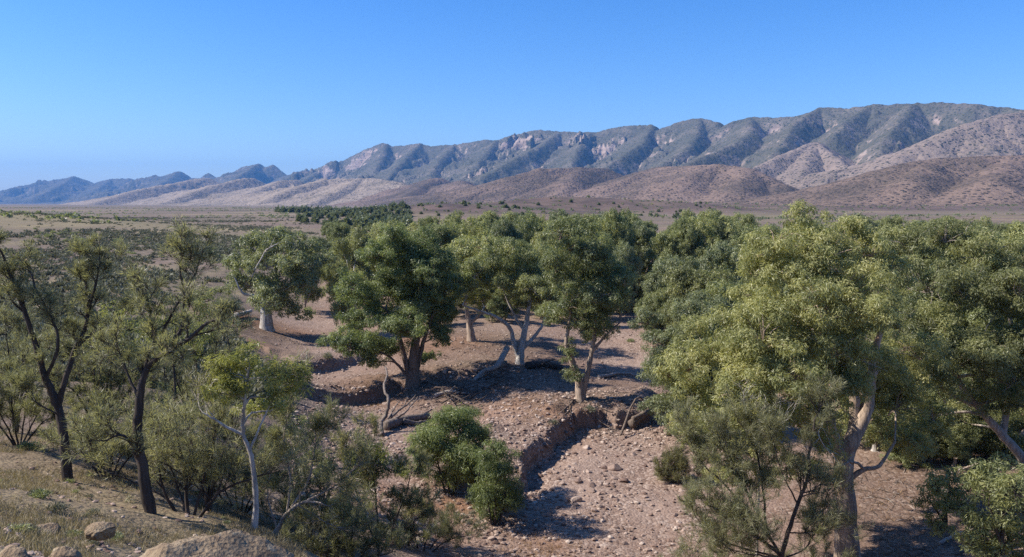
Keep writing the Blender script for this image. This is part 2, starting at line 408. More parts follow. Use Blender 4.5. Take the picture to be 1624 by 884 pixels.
# ------------------------------------------------------------------ mountains
# ridge crests traced as (column, row, distance in km): every crest is a real ridge with slopes falling to both sides
def crest(pts, slope, amp, back=None): return (np.array(pts, float), slope, amp)
_sky = [(-140, 306, 15), (0, 303, 14), (21, 304.5, 13.8), (47, 300, 13.5), (66, 297.6, 13.3), (90, 287, 13), (117, 280, 13), (135, 286, 12.8), (152, 292, 12.6), (176, 284.5, 12.4), (207, 283, 12), (219, 290, 12), (238, 289, 11.6),
        (262, 279, 11.4), (284, 272, 11.2), (302, 283, 11), (319, 283, 10.8), (331, 275, 10.6), (345, 284.5, 10.4), (355, 283, 10.2), (370, 274, 10), (386, 265.5, 9.8), (409, 260, 9.6), (421, 266, 9.5), (433, 262, 9.4), (455, 279, 9.2),
        (470, 275, 8.6), (494, 271, 8.2), (523, 260, 8), (533, 262.6, 7.8), (568, 244, 7.4), (588, 235, 7.1), (606.5, 227.5, 7), (613, 228.7, 6.9), (619, 233, 6.9), (645, 231, 6.7), (667, 228, 6.5), (683, 233, 6.4), (722, 229.6, 6.2),
        (767, 222.6, 6), (789, 222.6, 5.9), (824, 213.6, 5.8), (850, 207, 5.7), (888, 209, 5.5), (935, 210.5, 5.3), (951, 210, 5.3), (967, 204.6, 5.2), (1000, 200, 5.1), (1034, 199, 5), (1045, 207, 5), (1060, 201, 4.9), (1078, 193.5, 4.9), (1110, 188, 4.8), (1136, 193.5, 4.7),
        (1152, 204, 4.7), (1167, 192.6, 4.6), (1190, 187, 4.6), (1230, 187, 4.5), (1266, 184.6, 4.45), (1301, 172, 4.4), (1350, 172, 4.3), (1381, 167, 4.25), (1448, 164.5, 4.15), (1493, 163, 4.1), (1546, 166, 4), (1595, 171, 4), (1624, 176, 3.9), (1700, 185, 3.8), (1800, 180, 3.8)]
_crests_main = [
    crest(_sky, 0.85, 1.0),
    crest([(117, 280, 13), (100, 292, 11.6), (60, 312, 10.6)], 0.5, .7), crest([(176, 284, 12.4), (150, 303, 11), (130, 318, 10)], 0.5, .7), crest([(284, 272, 11.2), (265, 287, 10), (235, 300, 9)], 0.5, .7), crest([(409, 260, 9.6), (385, 276, 8.6), (365, 290, 8)], 0.55, .7),
    crest([(523, 260, 8), (500, 276, 7.2), (480, 290, 6.6)], 0.7, .8),
    crest([(613, 229, 6.9), (606, 250, 6.2), (592, 278, 5.6), (580, 290, 5.3)], 0.8, .8), crest([(667, 228, 6.5), (645, 250, 5.9), (628, 268, 5.4), (610, 290, 5.0)], 0.8, .8),
    crest([(722, 230, 6.2), (700, 252, 5.5), (688, 268, 5.0), (680, 290, 4.6)], 0.8, .8), crest([(789, 222.6, 5.9), (770, 244, 5.2), (752, 268, 4.7), (730, 290, 4.3)], 0.8, .8),
    crest([(888, 209, 5.5), (862, 229, 5.0), (830, 246, 4.6), (790, 268, 4.2), (760, 285, 4.0)], 0.75, .8), crest([(935, 211, 5.3), (915, 240, 4.6), (905, 265, 4.2)], 0.9, .8),
    crest([(1034, 199, 5), (1018, 229, 4.5), (985, 250, 4.1), (962, 265, 3.9)], 0.85, .8), crest([(1110, 188, 4.8), (1105, 215, 4.4), (1085, 240, 4.0), (1050, 262, 3.7)], 0.9, .8),
    crest([(1190, 187, 4.6), (1190, 214, 3.9), (1140, 240, 3.5), (1087, 262, 3.2)], 0.8, .8), crest([(1301, 172, 4.4), (1262, 195, 4.0), (1245, 222, 3.6), (1225, 250, 3.3)], 0.9, .8),
    crest([(1381, 167, 4.25), (1340, 195, 3.9), (1320, 220, 3.6)], 0.9, .8), crest([(1448, 165, 4.1), (1424, 195, 3.7), (1402, 225, 3.35), (1392, 255, 3.1)], 0.9, .8),
    crest([(1292, 225, 3.3), (1240, 247, 3.05), (1194, 268, 2.85), (1170, 290, 2.7)], 0.75, .7), crest([(1292, 225, 3.3), (1330, 254, 3.0), (1364, 284, 2.75)], 0.9, .7), crest([(1292, 225, 3.3), (1276, 262, 2.9), (1266, 300, 2.6)], 0.7, .7),
    crest([(1720, 165, 3.4), (1624, 178, 3.15), (1586, 183, 3.05), (1533, 197, 2.9), (1471, 226, 2.7), (1420, 252, 2.55), (1380, 275, 2.45), (1355, 296, 2.35)], 0.62, .7)]
_crests_foot = [
    crest([(330, 283, 6.6), (310, 285, 6.2), (220, 301, 5.4), (130, 327, 4.7)], 0.50, .5), crest([(400, 283, 5.6), (379, 284.5, 5.2), (320, 300, 4.7), (250, 326, 4.2)], 0.52, .5), crest([(470, 286, 4.9), (445, 287, 4.6), (400, 304, 4.2), (335, 327, 3.7)], 0.52, .5),
    crest([(632, 290, 4.0), (590, 283, 3.9), (517, 284, 3.9), (460, 300, 3.6), (400, 327, 3.2)], 0.52, .5), crest([(570, 284, 3.8), (540, 300, 3.4), (480, 327, 3.0)], 0.52, .5), crest([(590, 283, 3.8), (632, 290, 3.5), (655, 318, 3.1)], 0.40, .5),
    crest([(700, 284, 3.6), (690, 283, 3.4), (660, 300, 3.1), (625, 325, 2.8)], 0.52, .5), crest([(740, 289, 3.4), (728, 287, 3.2), (760, 300, 2.9)], 0.52, .5),
    crest([(960, 268, 2.75), (920, 266.5, 2.65), (856, 268.5, 2.55), (824, 277, 2.5), (776, 296, 2.4), (706, 324, 2.2)], 0.52, .5), crest([(920, 266, 2.65), (900, 290, 2.35), (880, 320, 2.1)], 0.49, .5),
    crest([(1040, 266, 2.5), (1090, 264, 2.4), (1141, 261, 2.3), (1185, 267, 2.2), (1239, 292, 2.1), (1257, 312, 2.05)], 0.54, .5), crest([(1141, 261, 2.3), (1080, 285, 2.05), (1010, 320, 1.85)], 0.50, .5), crest([(1040, 266, 2.5), (980, 290, 2.3), (930, 322, 2.1)], 0.50, .5), crest([(1185, 267, 2.2), (1170, 300, 1.95), (1150, 335, 1.75)], 0.52, .5),
    crest([(1720, 240, 2.0), (1624, 247, 1.95), (1546, 249, 1.9), (1480, 252, 1.85), (1435, 260, 1.8), (1372, 287, 1.75), (1330, 308, 1.7), (1283, 330, 1.65)], 0.52, .5), crest([(1480, 252, 1.85), (1440, 290, 1.6), (1400, 330, 1.45)], 0.50, .5), crest([(1600, 248, 1.95), (1570, 290, 1.6), (1545, 330, 1.45)], 0.50, .5)]
def build_hills(name, crests, u0, u1, r0, r1, nu, nrad, warp, rough, mat, asym):
    uu = np.linspace(u0, u1, nu); rd = np.geomspace(r0, r1, nrad)
    U, RR = np.meshgrid(uu, rd)
    d = ray(U.ravel(), np.full(U.size, HOR)); d = d[:, :2] / np.linalg.norm(d[:, :2], axis=1)[:, None]
    x, y = d[:, 0] * RR.ravel(), d[:, 1] * RR.ravel()
    rr = RR.ravel()
    # the farther the slope the larger its forms
    fs = rr / 4000.0
    sc = np.clip(fs, 0.5, 2.2)
    wx = warp * (fbm(x, y, 420, 4, 71) + 0.5 * fbm(x, y, 1300, 2, 73)) * sc
    wy = warp * (fbm(x, y, 420, 4, 75) + 0.5 * fbm(x, y, 1300, 2, 77)) * sc
    z = np.full(x.shape, -60.0)
    ctop = np.zeros(x.shape)
    rg = np.random.default_rng(int(warp))
    lines = []
    for pts, slope, amp in crests:
        q = ray(pts[:, 0], pts[:, 1])
        hd = np.linalg.norm(q[:, :2], axis=1)
        k = pts[:, 2] * 1000 / hd
        W = np.stack([q[:, 0] * k, q[:, 1] * k, EYE + q[:, 2] * k], -1)
        lines.append((W, slope, None))
        # side spurs leaving the crest at uneven intervals
        for i in range(len(W) - 1):
            e = W[i + 1] - W[i]; ln = np.linalg.norm(e[:2]); far_k = np.clip(np.hypot(*W[i][:2]) / 4000, 0.45, 2.5)
            for _ in range(rg.poisson(ln / (330 * far_k))):
                for side in ((1, -1) if rg.random() < .6 else (rg.choice([1, -1]),)):
                    f0 = rg.random(); a = W[i] + e * f0; hh = max(a[2], 20)
                    th = math.atan2(e[1], e[0]) + side * rg.uniform(0.75, 1.9); L = hh * rg.uniform(0.9, 2.1)
                    p = [a - (0, 0, hh * rg.uniform(.03, .10))]; zz = p[0][2]; m = 4
                    for s in range(m):
                        th += rg.normal() * 0.3; drop = slope * L / m * rg.uniform(0.25, 0.95)
                        p.append(p[-1] + np.array([math.cos(th) * L / m, math.sin(th) * L / m, -drop]))
                    lines.append((np.array(p), slope * rg.uniform(1.1, 1.7), hh * 1.6))
    for W, slope, reach in lines:
        for i in range(len(W) - 1):
            a, b = W[i], W[i + 1]
            e = b[:2] - a[:2]; l2 = (e ** 2).sum()
            if l2 < 1: continue
            if reach is not None:
                ix = np.nonzero((x > min(a[0], b[0]) - reach) & (x < max(a[0], b[0]) + reach) & (y > min(a[1], b[1]) - reach) & (y < max(a[1], b[1]) + reach))[0]
                if not len(ix): continue
                xs, ys = x[ix] + 0.45 * wx[ix], y[ix] + 0.45 * wy[ix]
                t = np.clip(((xs - a[0]) * e[0] + (ys - a[1]) * e[1]) / l2, 0, 1)
                zc = a[2] + (b[2] - a[2]) * t
                ex_ = xs - a[0] - t * e[0]; dd = np.hypot(ex_, ys - a[1] - t * e[1])
                zz = zc - slope * dd * (1.15 + 0.35 * ex_ / np.maximum(dd, 1))
                z[ix] = np.maximum(z[ix], zz)
                continue
            t = np.clip(((x - a[0]) * e[0] + (y - a[1]) * e[1]) / l2, 0, 1)
            dx0, dy0 = x - a[0] - t * e[0], y - a[1] - t * e[1]
            d0 = np.hypot(dx0, dy0)
            f = sstep(30, 500, d0) 
            t = np.clip(((x + wx * f - a[0]) * e[0] + (y + wy * f - a[1]) * e[1]) / l2, 0, 1)
            dd = np.hypot(x + wx * f - a[0] - t * e[0], y + wy * f - a[1] - t * e[1])
            dd = np.maximum(dd, 0.85 * d0)
            zc = a[2] + (b[2] - a[2]) * t
            prof = slope * (1.0 + asym * (x - a[0] - t * e[0]) / np.maximum(d0, 60.0)) * (np.sqrt(dd * dd + 25.0 ** 2) - 25.0) / (1 + dd / np.maximum(6.0 * np.maximum(zc, 40), 1))
            zz = zc - prof
            m = zz > z
            z = np.where(m, zz, z); ctop = np.where(m, d0, ctop)
    f = sstep(40, 420, ctop)
    hgt = np.clip(z / 120.0, 0, 1)
    gul = fbm(x, y, 300, 5, 81, 0.55, True) - 0.5
    z = z + rough * hgt * (0.03 + 0.97 * f) * (1.5 * np.minimum(gul, 0.10) + 0.30 * fbm(x, y, 110, 4, 83) + 1.5 * np.minimum(fbm(x, y, 190, 5, 89, 0.6, True) - 0.5, 0.0)) * np.clip(sc, .6, 1.0) * (1 - 0.65 * sstep(6500, 10000, rr))
    z = z + hgt * rough * (0.16 * f + 0.05) * (fbm(x, y, 60, 3, 85, 0.5, True) - 0.4) + hgt * np.clip(sc, .5, 2) * 4.0 * fbm(x, y, 24, 2, 87)
    z = np.maximum(z, -12.0)
    F = (np.arange(nrad - 1)[:, None] * nu + np.arange(nu - 1)[None]).ravel()
    F = np.stack([F, F + 1, F + nu + 1, F + nu], -1)
    zf = z[F].max(1)
    F = F[zf > -11.9]
    me = mesh_from(name, np.stack([x, y, z], -1), F, True)
    return tag(link(name, me, mat), kind='structure')

def scrub_mat(name, rock, soil, scrub, cell, cover, bands=True):
    t = NT(name)
    pos = t.pos()
    nz = t.node('ShaderNodeSeparateXYZ', {0: t.node('ShaderNodeNewGeometry').outputs['Normal']}).outputs[2]
    n1 = t.noise(pos, 1 / 240.0, 6, 0.65, 0.4)
    n2 = t.noise(pos, 1 / 38.0, 5, 0.65)
    st = t.noise(t.node('ShaderNodeMapping', {'Vector': pos, 'Rotation': (0.0, 0.55, 0.2), 'Scale': (1 / 600.0, 1 / 600.0, 1 / 24.0)}).outputs[0], 1.0, 4, 0.6, 0.3)
    base = t.mix(t.ramp(n2, [(0.3, 0.0), (0.7, 1.0)]), soil, tuple(c * 1.35 for c in soil))
    steep = t.ramp(t.math('ADD', nz, t.math('MULTIPLY', t.math('SUBTRACT', n1, 0.5), 0.8)), [(0.62, 1.0), (0.74, 0.0)])
    cliff = t.mix(t.ramp(st, [(0.4, 0.0), (0.62, 1.0)]), rock, tuple(c * 0.55 for c in rock))
    c = t.mix(steep, base, cliff) if bands else base
    vd = t.voro(pos, 1.0 / cell)
    vr = t.node('ShaderNodeSeparateColor', {0: t.voro(pos, 1.0 / cell, out='Color')}).outputs[0]
    thick = t.math('ADD', t.math('MULTIPLY', n1, 1.5 if bands else 2.6), cover - (0.75 if bands else 1.3))
    if bands: thick = t.math('SUBTRACT', thick, t.math('MULTIPLY', steep, 0.42))
    blob = t.math('MULTIPLY', t.ramp(vd, [(0.30, 1.0), (0.50, 0.0)]), t.ramp(t.math('SUBTRACT', thick, vr), [(0.0, 0.0), (0.06, 1.0)]))
    far = t.ramp(t.math('ADD', t.math('MULTIPLY', n2, 0.5), t.math('MULTIPLY', thick, 0.6)), [(0.55, 0.0), (0.85, 0.7)])
    blob = t.math('MAXIMUM', blob, far)
    c = t.mix(t.math('MULTIPLY', blob, 0.9), c, scrub)
    h = t.math('ADD', t.math('MULTIPLY', n2, 14.0), t.math('MULTIPLY', blob, 3.0))
    return t.done(t.bsdf(c, 0.95, t.bump(h, 0.9, 1.0), 0.05))
range_mat = scrub_mat('range_rock', (0.35, 0.265, 0.22), (0.155, 0.128, 0.102), (0.030, 0.040, 0.022), 15.0, 0.88)
foot_mat = scrub_mat('foothill_soil', (0.27, 0.19, 0.14), (0.165, 0.115, 0.085), (0.038, 0.036, 0.026), 8.5, 0.70, False)
pale_mat = scrub_mat('spur_rock', (0.31, 0.235, 0.19), (0.19, 0.145, 0.115), (0.034, 0.040, 0.025), 11.0, 0.52)
build_hills('hills', _crests_main[-4:], 1000, 1900, 1900, 5200, 800, 340, 200, 80, pale_mat, 0.15)
build_hills('mountains', _crests_main[:-4], -260, 1900, 2100, 17500, 1500, 520, 360, 170, range_mat, 0.20)
tan_mat = scrub_mat('tan_foothill', (0.27, 0.19, 0.14), (0.235, 0.185, 0.14), (0.06, 0.058, 0.04), 9.0, 0.42, False)
build_hills('hills', _crests_foot[:6], -260, 900, 2500, 7600, 800, 260, 150, 60, tan_mat, 0.25)
build_hills('foothills', _crests_foot[6:], 400, 1900, 1350, 4200, 1100, 300, 150, 60, foot_mat, 0.25)

# ------------------------------------------------------------------ air
def haze_box():
    x, y0, y1, z0, z1 = 17600, -17600, 17600, -70, 900
    V = np.array([(sx * x, yy, zz) for zz in (z0, z1) for yy in (y0, y1) for sx in (-1, 1)], float)
    F = np.array([(0, 2, 3, 1), (4, 5, 7, 6), (0, 1, 5, 4), (2, 6, 7, 3), (0, 4, 6, 2), (1, 3, 7, 5)])
    t = NT('haze_air')
    t.l.new(t.node('ShaderNodeVolumePrincipled', {'Color': (0.17, 0.46, 1.0), 'Density': HAZE, 'Anisotropy': 0.0}).outputs[0], t.out.inputs['Volume'])
    tag(link('haze', mesh_from('haze', V, F), t.m), kind='stuff')
HAZE = 5.5e-5
haze_box()
# ------------------------------------------------------------------ foliage and wood builders
def tubes(paths, sides):
    """paths: list of (pts (k,3), radii (k,)) -> vertices and quads of round tapering limbs"""
    Vs, Fs, off = [], [], 0
    for pts, rad in paths:
        pts = np.asarray(pts, float); rad = np.asarray(rad, float); k = len(pts)
        tg = unit(np.gradient(pts, axis=0))
        ref = np.eye(3)[int(np.argmin(np.abs(tg).max(0)))][None]   # the axis the limb never runs along
        a = unit(np.cross(tg, ref)); b = np.cross(tg, a)
        n = sides if np.isscalar(sides) else (8 if rad[0] > 0.06 else 5 if rad[0] > 0.02 else 3)
        th = np.arange(n) / n * 2 * math.pi
        ring = pts[:, None] + rad[:, None, None] * (np.cos(th)[None, :, None] * a[:, None] + np.sin(th)[None, :, None] * b[:, None])
        Vs.append(ring.reshape(-1, 3))
        i = (np.arange(k - 1)[:, None] * n + np.arange(n)[None]).ravel(); j = (np.arange(k - 1)[:, None] * n + (np.arange(n)[None] + 1) % n).ravel()
        Fs.append(np.stack([i, j, j + n, i + n], -1) + off); off += k * n
    return np.concatenate(Vs), np.concatenate(Fs)
def blades(C, D, rng, L, W, N=None):
    """leaf blades: pointed four-cornered leaves from C along D"""
    n = len(C)
    if N is None:
        D = unit(D); S = unit(np.cross(D, unit(rng.normal(size=(n, 3)))))
    else:
        N = unit(N); D = unit(D - N * (D * N).sum(1, keepdims=True)); S = np.cross(N, D)
    L = L * rng.uniform(0.7, 1.3, (n, 1)); W = W * rng.uniform(0.7, 1.3, (n, 1))
    nrm = np.cross(D, S)
    V = np.stack([C, C + D * L * 0.45 + S * W * 0.5 + nrm * L * 0.06, C + D * L, C + D * L * 0.45 - S * W * 0.5 + nrm * L * 0.06], 1).reshape(-1, 3)
    return V, np.arange(4 * n).reshape(n, 4)
def spline(pts, n):
    pts = np.asarray(pts, float)
    if len(pts) == 2: return pts[0] + (pts[1] - pts[0]) * np.linspace(0, 1, n)[:, None]
    q = np.vstack([2 * pts[0] - pts[1], pts, 2 * pts[-1] - pts[-2]])
    s = np.linspace(0, len(pts) - 1, n); i = np.minimum(s.astype(int), len(pts) - 2); t = (s - i)[:, None]
    p0, p1, p2, p3 = q[i], q[i + 1], q[i + 2], q[i + 3]
    return 0.5 * (2 * p1 + (p2 - p0) * t + (2 * p0 - 5 * p1 + 4 * p2 - p3) * t * t + (3 * p1 - p0 - 3 * p2 + p3) * t ** 3)
def limb(pts, r0, r1, rng, n=14, wig=0.05, flare=0.0, power=1.0):
    p = spline(pts, n); ln = np.linalg.norm(np.diff(p, axis=0), axis=1).sum()
    s = np.linspace(0, 1, n)
    p = p + rng.normal(size=(n, 3)) * wig * ln / n * np.minimum(s * 5, 1)[:, None]
    r = r0 + (r1 - r0) * s ** power
    if flare: r = r * (1 + flare * np.exp(-s * ln / 0.45))
    return p, r * rng.uniform(0.93, 1.07, n)

def crown(clumps, rng, dens, L, W, fill=0.3, tuftk=0.28, droop=0.5, outward=0.5, twigs=None, up=0.35):
    """clumps: (centre, radii). Leaves grow in tufts over the outside of every clump."""
    Cs, Ds, Ts, Ns = [], [], [], []
    for c, r in clumps:
        c = np.asarray(c, float); r = np.asarray(r, float) * rng.uniform(0.75, 1.2, 3) * (1, 1, 0.9); rm = r.mean()
        nt = max(8, int(25 * min(rm, 3.0) ** 0.7 + 5))
        d = rng.normal(size=(nt, 3)); d[:, 2] += up; d = unit(d)
        rad = np.where(rng.random(nt) < fill, rng.uniform(0.2, 0.65, nt), rng.uniform(0.65, 1.12, nt))
        tc = c + d * r * rad[:, None]
        tr = rm * tuftk * rng.uniform(0.5, 1.4, nt)
        tt = np.clip(rng.normal(0.45, 0.17, nt) + rng.normal(0, 0.07), 0, 1)
        if twigs is not None:
            for k in range(0, nt, 2):
                m = (c + tc[k]) / 2 + rng.normal(size=3) * rm * 0.1
                twigs.append((spline([c - (0, 0, rm * 0.3), m, tc[k]], 5), np.linspace(0.012 + 0.012 * rm, 0.006, 5)))
        nl = np.maximum(8, (dens * tr ** 2)).astype(int)
        idx = np.repeat(np.arange(nt), nl); n = len(idx)
        q = unit(rng.normal(size=(n, 3))) * (rng.random((n, 1)) ** 0.5)
        q[:, 2] *= 0.72
        spray = rng.random(n) < 0.14
        q[spray] *= rng.uniform(1.0, 1.7, (int(spray.sum()), 1)); q[spray, 2] -= 0.25
        pos = tc[idx] + q * tr[idx][:, None]
        Ns.append(unit(q) * 0.75 + d[idx] * 0.35 + rng.normal(size=(n, 3)) * 0.42 + (0, 0, 0.25))
        dr = rng.normal(size=(n, 3)) * 0.6 + q * outward; dr[:, 2] -= droop
        Cs.append(pos); Ds.append(dr); Ts.append(np.clip(tt[idx] + rng.normal(0, 0.13, n), 0, 1))
    C, D, T = np.concatenate(Cs), np.concatenate(Ds), np.concatenate(Ts)
    V, F = blades(C, D, rng, L, W, np.concatenate(Ns))
    return V, F, T

def connect(stems, clumps, rng, thick=1.0):
    """limbs from the stems to every clump, each leaving the nearest lower point of the wood so far"""
    nodes = [(p, r) for pts, rad in stems for p, r in list(zip(pts, rad))[len(pts) // 3:]]
    out = []
    tops = np.mean([s[0][-1] for s in stems], 0)
    order = sorted(clumps, key=lambda c: np.linalg.norm(np.asarray(c[0]) - tops))
    for c, r in order:
        c = np.asarray(c, float)
        NP = np.array([n[0] for n in nodes]); d = np.linalg.norm(NP - c, axis=1)
        d = d + np.maximum(NP[:, 2] - c[2] + 0.2, 0) * 2.5
        i = int(np.argmin(d)); a, ra = nodes[i]
        ln = np.linalg.norm(c - a)
        if ln < 0.05: continue
        r0 = min(ra * 0.75, 0.02 + 0.012 * ln + 0.03 * np.mean(r) * thick)
        m1 = a + (c - a) * 0.35 + np.array([0, 0, 0.10 * ln]) + rng.normal(size=3) * ln * 0.07
        m2 = a + (c - a) * 0.7 + np.array([0, 0, 0.05 * ln]) + rng.normal(size=3) * ln * 0.07
        n = max(5, int(ln * 2.5)); p = spline([a, m1, m2, c], n); rr = np.linspace(r0, max(0.015, r0 * 0.3), n)
        out.append((p, rr)); nodes += list(zip(p[1:], rr[1:]))
    return out

def W2L(stems, base): return [(p - base, r) for p, r in stems]
def px_stem(pts, base, Y, r0, r1, rng, n=14, wig=0.04, flare=0.0):
    """a limb traced by (column, row, depth offset) at distance Y"""
    w = np.array([P(u, v, Y + dy) for u, v, dy in pts])
    return limb(w - base, r0, r1, rng, n, wig, flare)
def px_clumps(lst, base, Y, rng, deep=0.8, back=0.7):
    """clumps traced by (column, row, radius in px[, depth offset in m]); a back layer is added so the crown has depth"""
    out = []
    for k in lst:
        u, v, rp = k[:3]
        s = Y / FPX; r = rp * s
        dy = k[3] if len(k) > 3 else rng.uniform(-1, 1) * deep * r
        c = P(u, v, Y + dy) - base
        rr = np.array([r, r, r * rng.uniform(0.75, 0.95)])
        out.append((c, rr))
        if rng.random() < back:
            out.append((c + np.array([rng.normal() * r * 0.5, r * rng.uniform(1.0, 1.9) * (1 if dy > -r * .3 else -0.6), rng.normal() * r * 0.35 - 0.1 * r]), rr * rng.uniform(0.8, 1.05)))
    return out
def build_tree(name, base, label, cat, group, wood, twigs, leafV, leafF, leafT, bark, leaf, crown_name='crown'):
    root = empty(name, base, label, cat, group)
    V, F = tubes(wood + twigs, None)
    link('trunk', mesh_from('trunk', V, F, True), bark, root)
    link(crown_name, mesh_from(crown_name, leafV, leafF, False, {'tint': ('FACE', leafT)}), leaf, root)
    return root

gum_leaf = leaf_mat('gum_leaf', (0.125, 0.148, 0.070), (0.245, 0.262, 0.112), (0.40, 0.395, 0.165))
gum_lit = leaf_mat('gum_leaf_yellow', (0.150, 0.162, 0.075), (0.305, 0.310, 0.128), (0.47, 0.445, 0.195))
gum_grey = leaf_mat('gum_leaf_grey', (0.124, 0.144, 0.079), (0.229, 0.250, 0.131), (0.369, 0.377, 0.202))
gum_fresh = leaf_mat('gum_leaf_fresh', (0.120, 0.150, 0.062), (0.235, 0.272, 0.108), (0.37, 0.385, 0.15))
wattle_leaf = leaf_mat('wattle_leaf', (0.12, 0.135, 0.045), (0.235, 0.248, 0.080), (0.37, 0.365, 0.125))
oak_needle = leaf_mat('oak_needle', (0.12, 0.115, 0.066), (0.235, 0.222, 0.125), (0.38, 0.35, 0.20), 0.5)
oak_grey = leaf_mat('oak_needle_grey', (0.13, 0.132, 0.075), (0.245, 0.242, 0.14), (0.38, 0.36, 0.22), 0.45)
salt_leaf = leaf_mat('saltbush_leaf', (0.10, 0.098, 0.066), (0.18, 0.178, 0.122), (0.28, 0.275, 0.195), 0.2, 0.8)
gum_bark = bark_mat('gum_bark', (0.42, 0.32, 0.24), (0.32, 0.20, 0.135), (0.235, 0.185, 0.15), (0.09, 0.065, 0.05), 0.55)
white_bark = bark_mat('white_bark', (0.55, 0.50, 0.44), (0.40, 0.33, 0.26), (0.32, 0.29, 0.26), (0.13, 0.10, 0.08), 0.55)
rough_bark = bark_mat('rough_bark', (0.20, 0.15, 0.115), (0.24, 0.165, 0.115), (0.12, 0.10, 0.085), (0.045, 0.035, 0.028), 0.6)
dark_bark = bark_mat('dark_bark', (0.085, 0.068, 0.058), (0.10, 0.075, 0.06), (0.06, 0.05, 0.045), (0.018, 0.015, 0.013), 0.6)
grey_wood = bark_mat('grey_wood', (0.42, 0.35, 0.29), (0.34, 0.25, 0.19), (0.28, 0.245, 0.22), (0.12, 0.095, 0.08), 0.5)

drift_wood = bark_mat('drift_wood', (0.24, 0.19, 0.155), (0.21, 0.155, 0.12), (0.15, 0.13, 0.115), (0.06, 0.05, 0.042), 0.7)
# ------------------------------------------------------------------ the traced gum trees
def gum(label, base, clumps, stems, dens, L, W, seed, bark=gum_bark, leaf=gum_leaf, group=None, Y=None, deep=0.8, back=0.7, thick=1.0, dead=(), droop=0.6, fill=0.3, tuftk=0.28, name='gum_tree'):
    rng = np.random.default_rng(seed)
    base = np.asarray(base, float) - np.array([0, 0, 0.06]); Y = base[1] if Y is None else Y
    st = [px_stem(p, base, Y, r0, r1, rng, max(10, 4 * len(p)), 0.05, fl) for p, r0, r1, fl in stems]
    cl = px_clumps(clumps, base, Y, rng, deep, back)
    wood = st + connect(st, cl, rng, thick)
    tw = []
    V, F, T = crown(cl, rng, dens, L, W, fill, tuftk, droop, 0.5, tw)
    root = build_tree(name, base, label, 'tree', group, wood, tw, V, F, T, bark, leaf)
    for p, r0 in dead:
        paths = [px_stem(p, base, Y, r0, r0 * 0.35, rng, 10, 0.12)]
        q = paths[0][0]
        for _ in range(5):
            i = rng.integers(3, 9); e = q[i] + rng.normal(size=3) * 0.5 + (q[i] - q[i - 2]) * 1.2
            paths.append((spline([q[i], (q[i] + e) / 2 + rng.normal(size=3) * 0.1, e], 6), np.linspace(r0 * 0.5, r0 * 0.15, 6)))
        Vd, Fd = tubes(paths, None)
        link('dead_branch', mesh_from('dead_branch', Vd, Fd, True), white_bark, root)
    return root

# the big gum on the right bank
YB = 30.5
bB = on_ground(1343, YB)
big_gum = gum('largest river gum at right, pale tan trunk under a wide tiered crown', bB, [
    (1275, 350, 36, 0), (1352, 358, 30, .5), (1230, 385, 48, -.5), (1300, 400, 55, -1), (1375, 395, 48, 0), (1205, 430, 38, 0), (1262, 445, 46, -1.5), (1335, 455, 60, -1.5), (1410, 425, 45, .5), (1200, 480, 42, -1.2), (1150, 520, 42, -1), (1205, 535, 46, -2.2),
    (1120, 560, 44, -.5), (1165, 590, 50, -2), (1235, 590, 45, -2.4), (1100, 620, 40, -.8), (1150, 655, 46, -1.8), (1215, 650, 38, -2.0), (1270, 530, 48, -1.8), (1330, 530, 50, -.6), (1400, 500, 55, -.5), (1395, 575, 50, 1.5), (1340, 600, 44, 2.5), (1420, 640, 46, 2.8), (1360, 660, 40, 3.2), (1275, 620, 30, .5),
    (1460, 560, 45, 2), (1120, 700, 34, -1), (1170, 715, 36, -1.2), (1295, 480, 45, 2), (1240, 510, 45, 2.5), (1310, 690, 34, 2.0), (1450, 700, 40, 3.5), (1060, 590, 34, 0), (1100, 520, 34, .5), (1180, 630, 44, 1), (1245, 660, 40, .6), (1135, 640, 40, .5), (1100, 670, 36, .4), (1230, 710, 36, 1), (1185, 690, 36, .5), (1280, 670, 34, 1.5), (1150, 745, 30, -1), (1210, 755, 30, -.6), (1260, 735, 30, .5), (1180, 560, 40, .5), (1300, 690, 28, -1.2), (1288, 745, 24, -1), (1318, 640, 32, -1.4), (1285, 650, 34, -1.4), (1345, 590, 34, -1.4), (1306, 600, 36, -1.6), (1380, 610, 44, 3), (1440, 610, 44, 3.5), (1480, 660, 40, 4), (1400, 690, 34, 4)],
    [([(1345, 905, 0), (1340, 800, 0), (1338, 745, 0), (1346, 708, 0), (1364, 672, .1), (1377, 640, .2), (1380, 605, .3), (1388, 560, .4), (1400, 510, .5)], 0.50, 0.10, 0.35),
     ([(1337, 735, 0), (1322, 690, -.2), (1312, 640, -.4), (1320, 600, -.5), (1290, 560, -.8), (1220, 540, -1.2)], 0.26, 0.07, 0),
     ([(1347, 760, 0), (1370, 745, -.1), (1395, 738, -.2), (1420, 700, 0)], 0.13, 0.05, 0),
     ([(1350, 700, .1), (1356, 660, .3), (1350, 610, .3), (1330, 555, .2), (1313, 500, 0), (1300, 440, 0), (1270, 390, 0)], 0.26, 0.06, 0), ([(1318, 520, 0), (1360, 450, .4), (1385, 400, .5)], 0.16, 0.06, 0)],
    1350, 0.16, 0.038, 11, gum_bark, gum_lit, Y=YB, dead=[([(1320, 545, -2), (1345, 560, -2.2), (1375, 577, -2.3)], 0.03), ([(1312, 640, -2), (1300, 690, -2.4), (1318, 720, -2.4)], 0.04), ([(1150, 612, -2.6), (1190, 598, -3), (1225, 575, -3.2)], 0.035)])
YS = 38.0
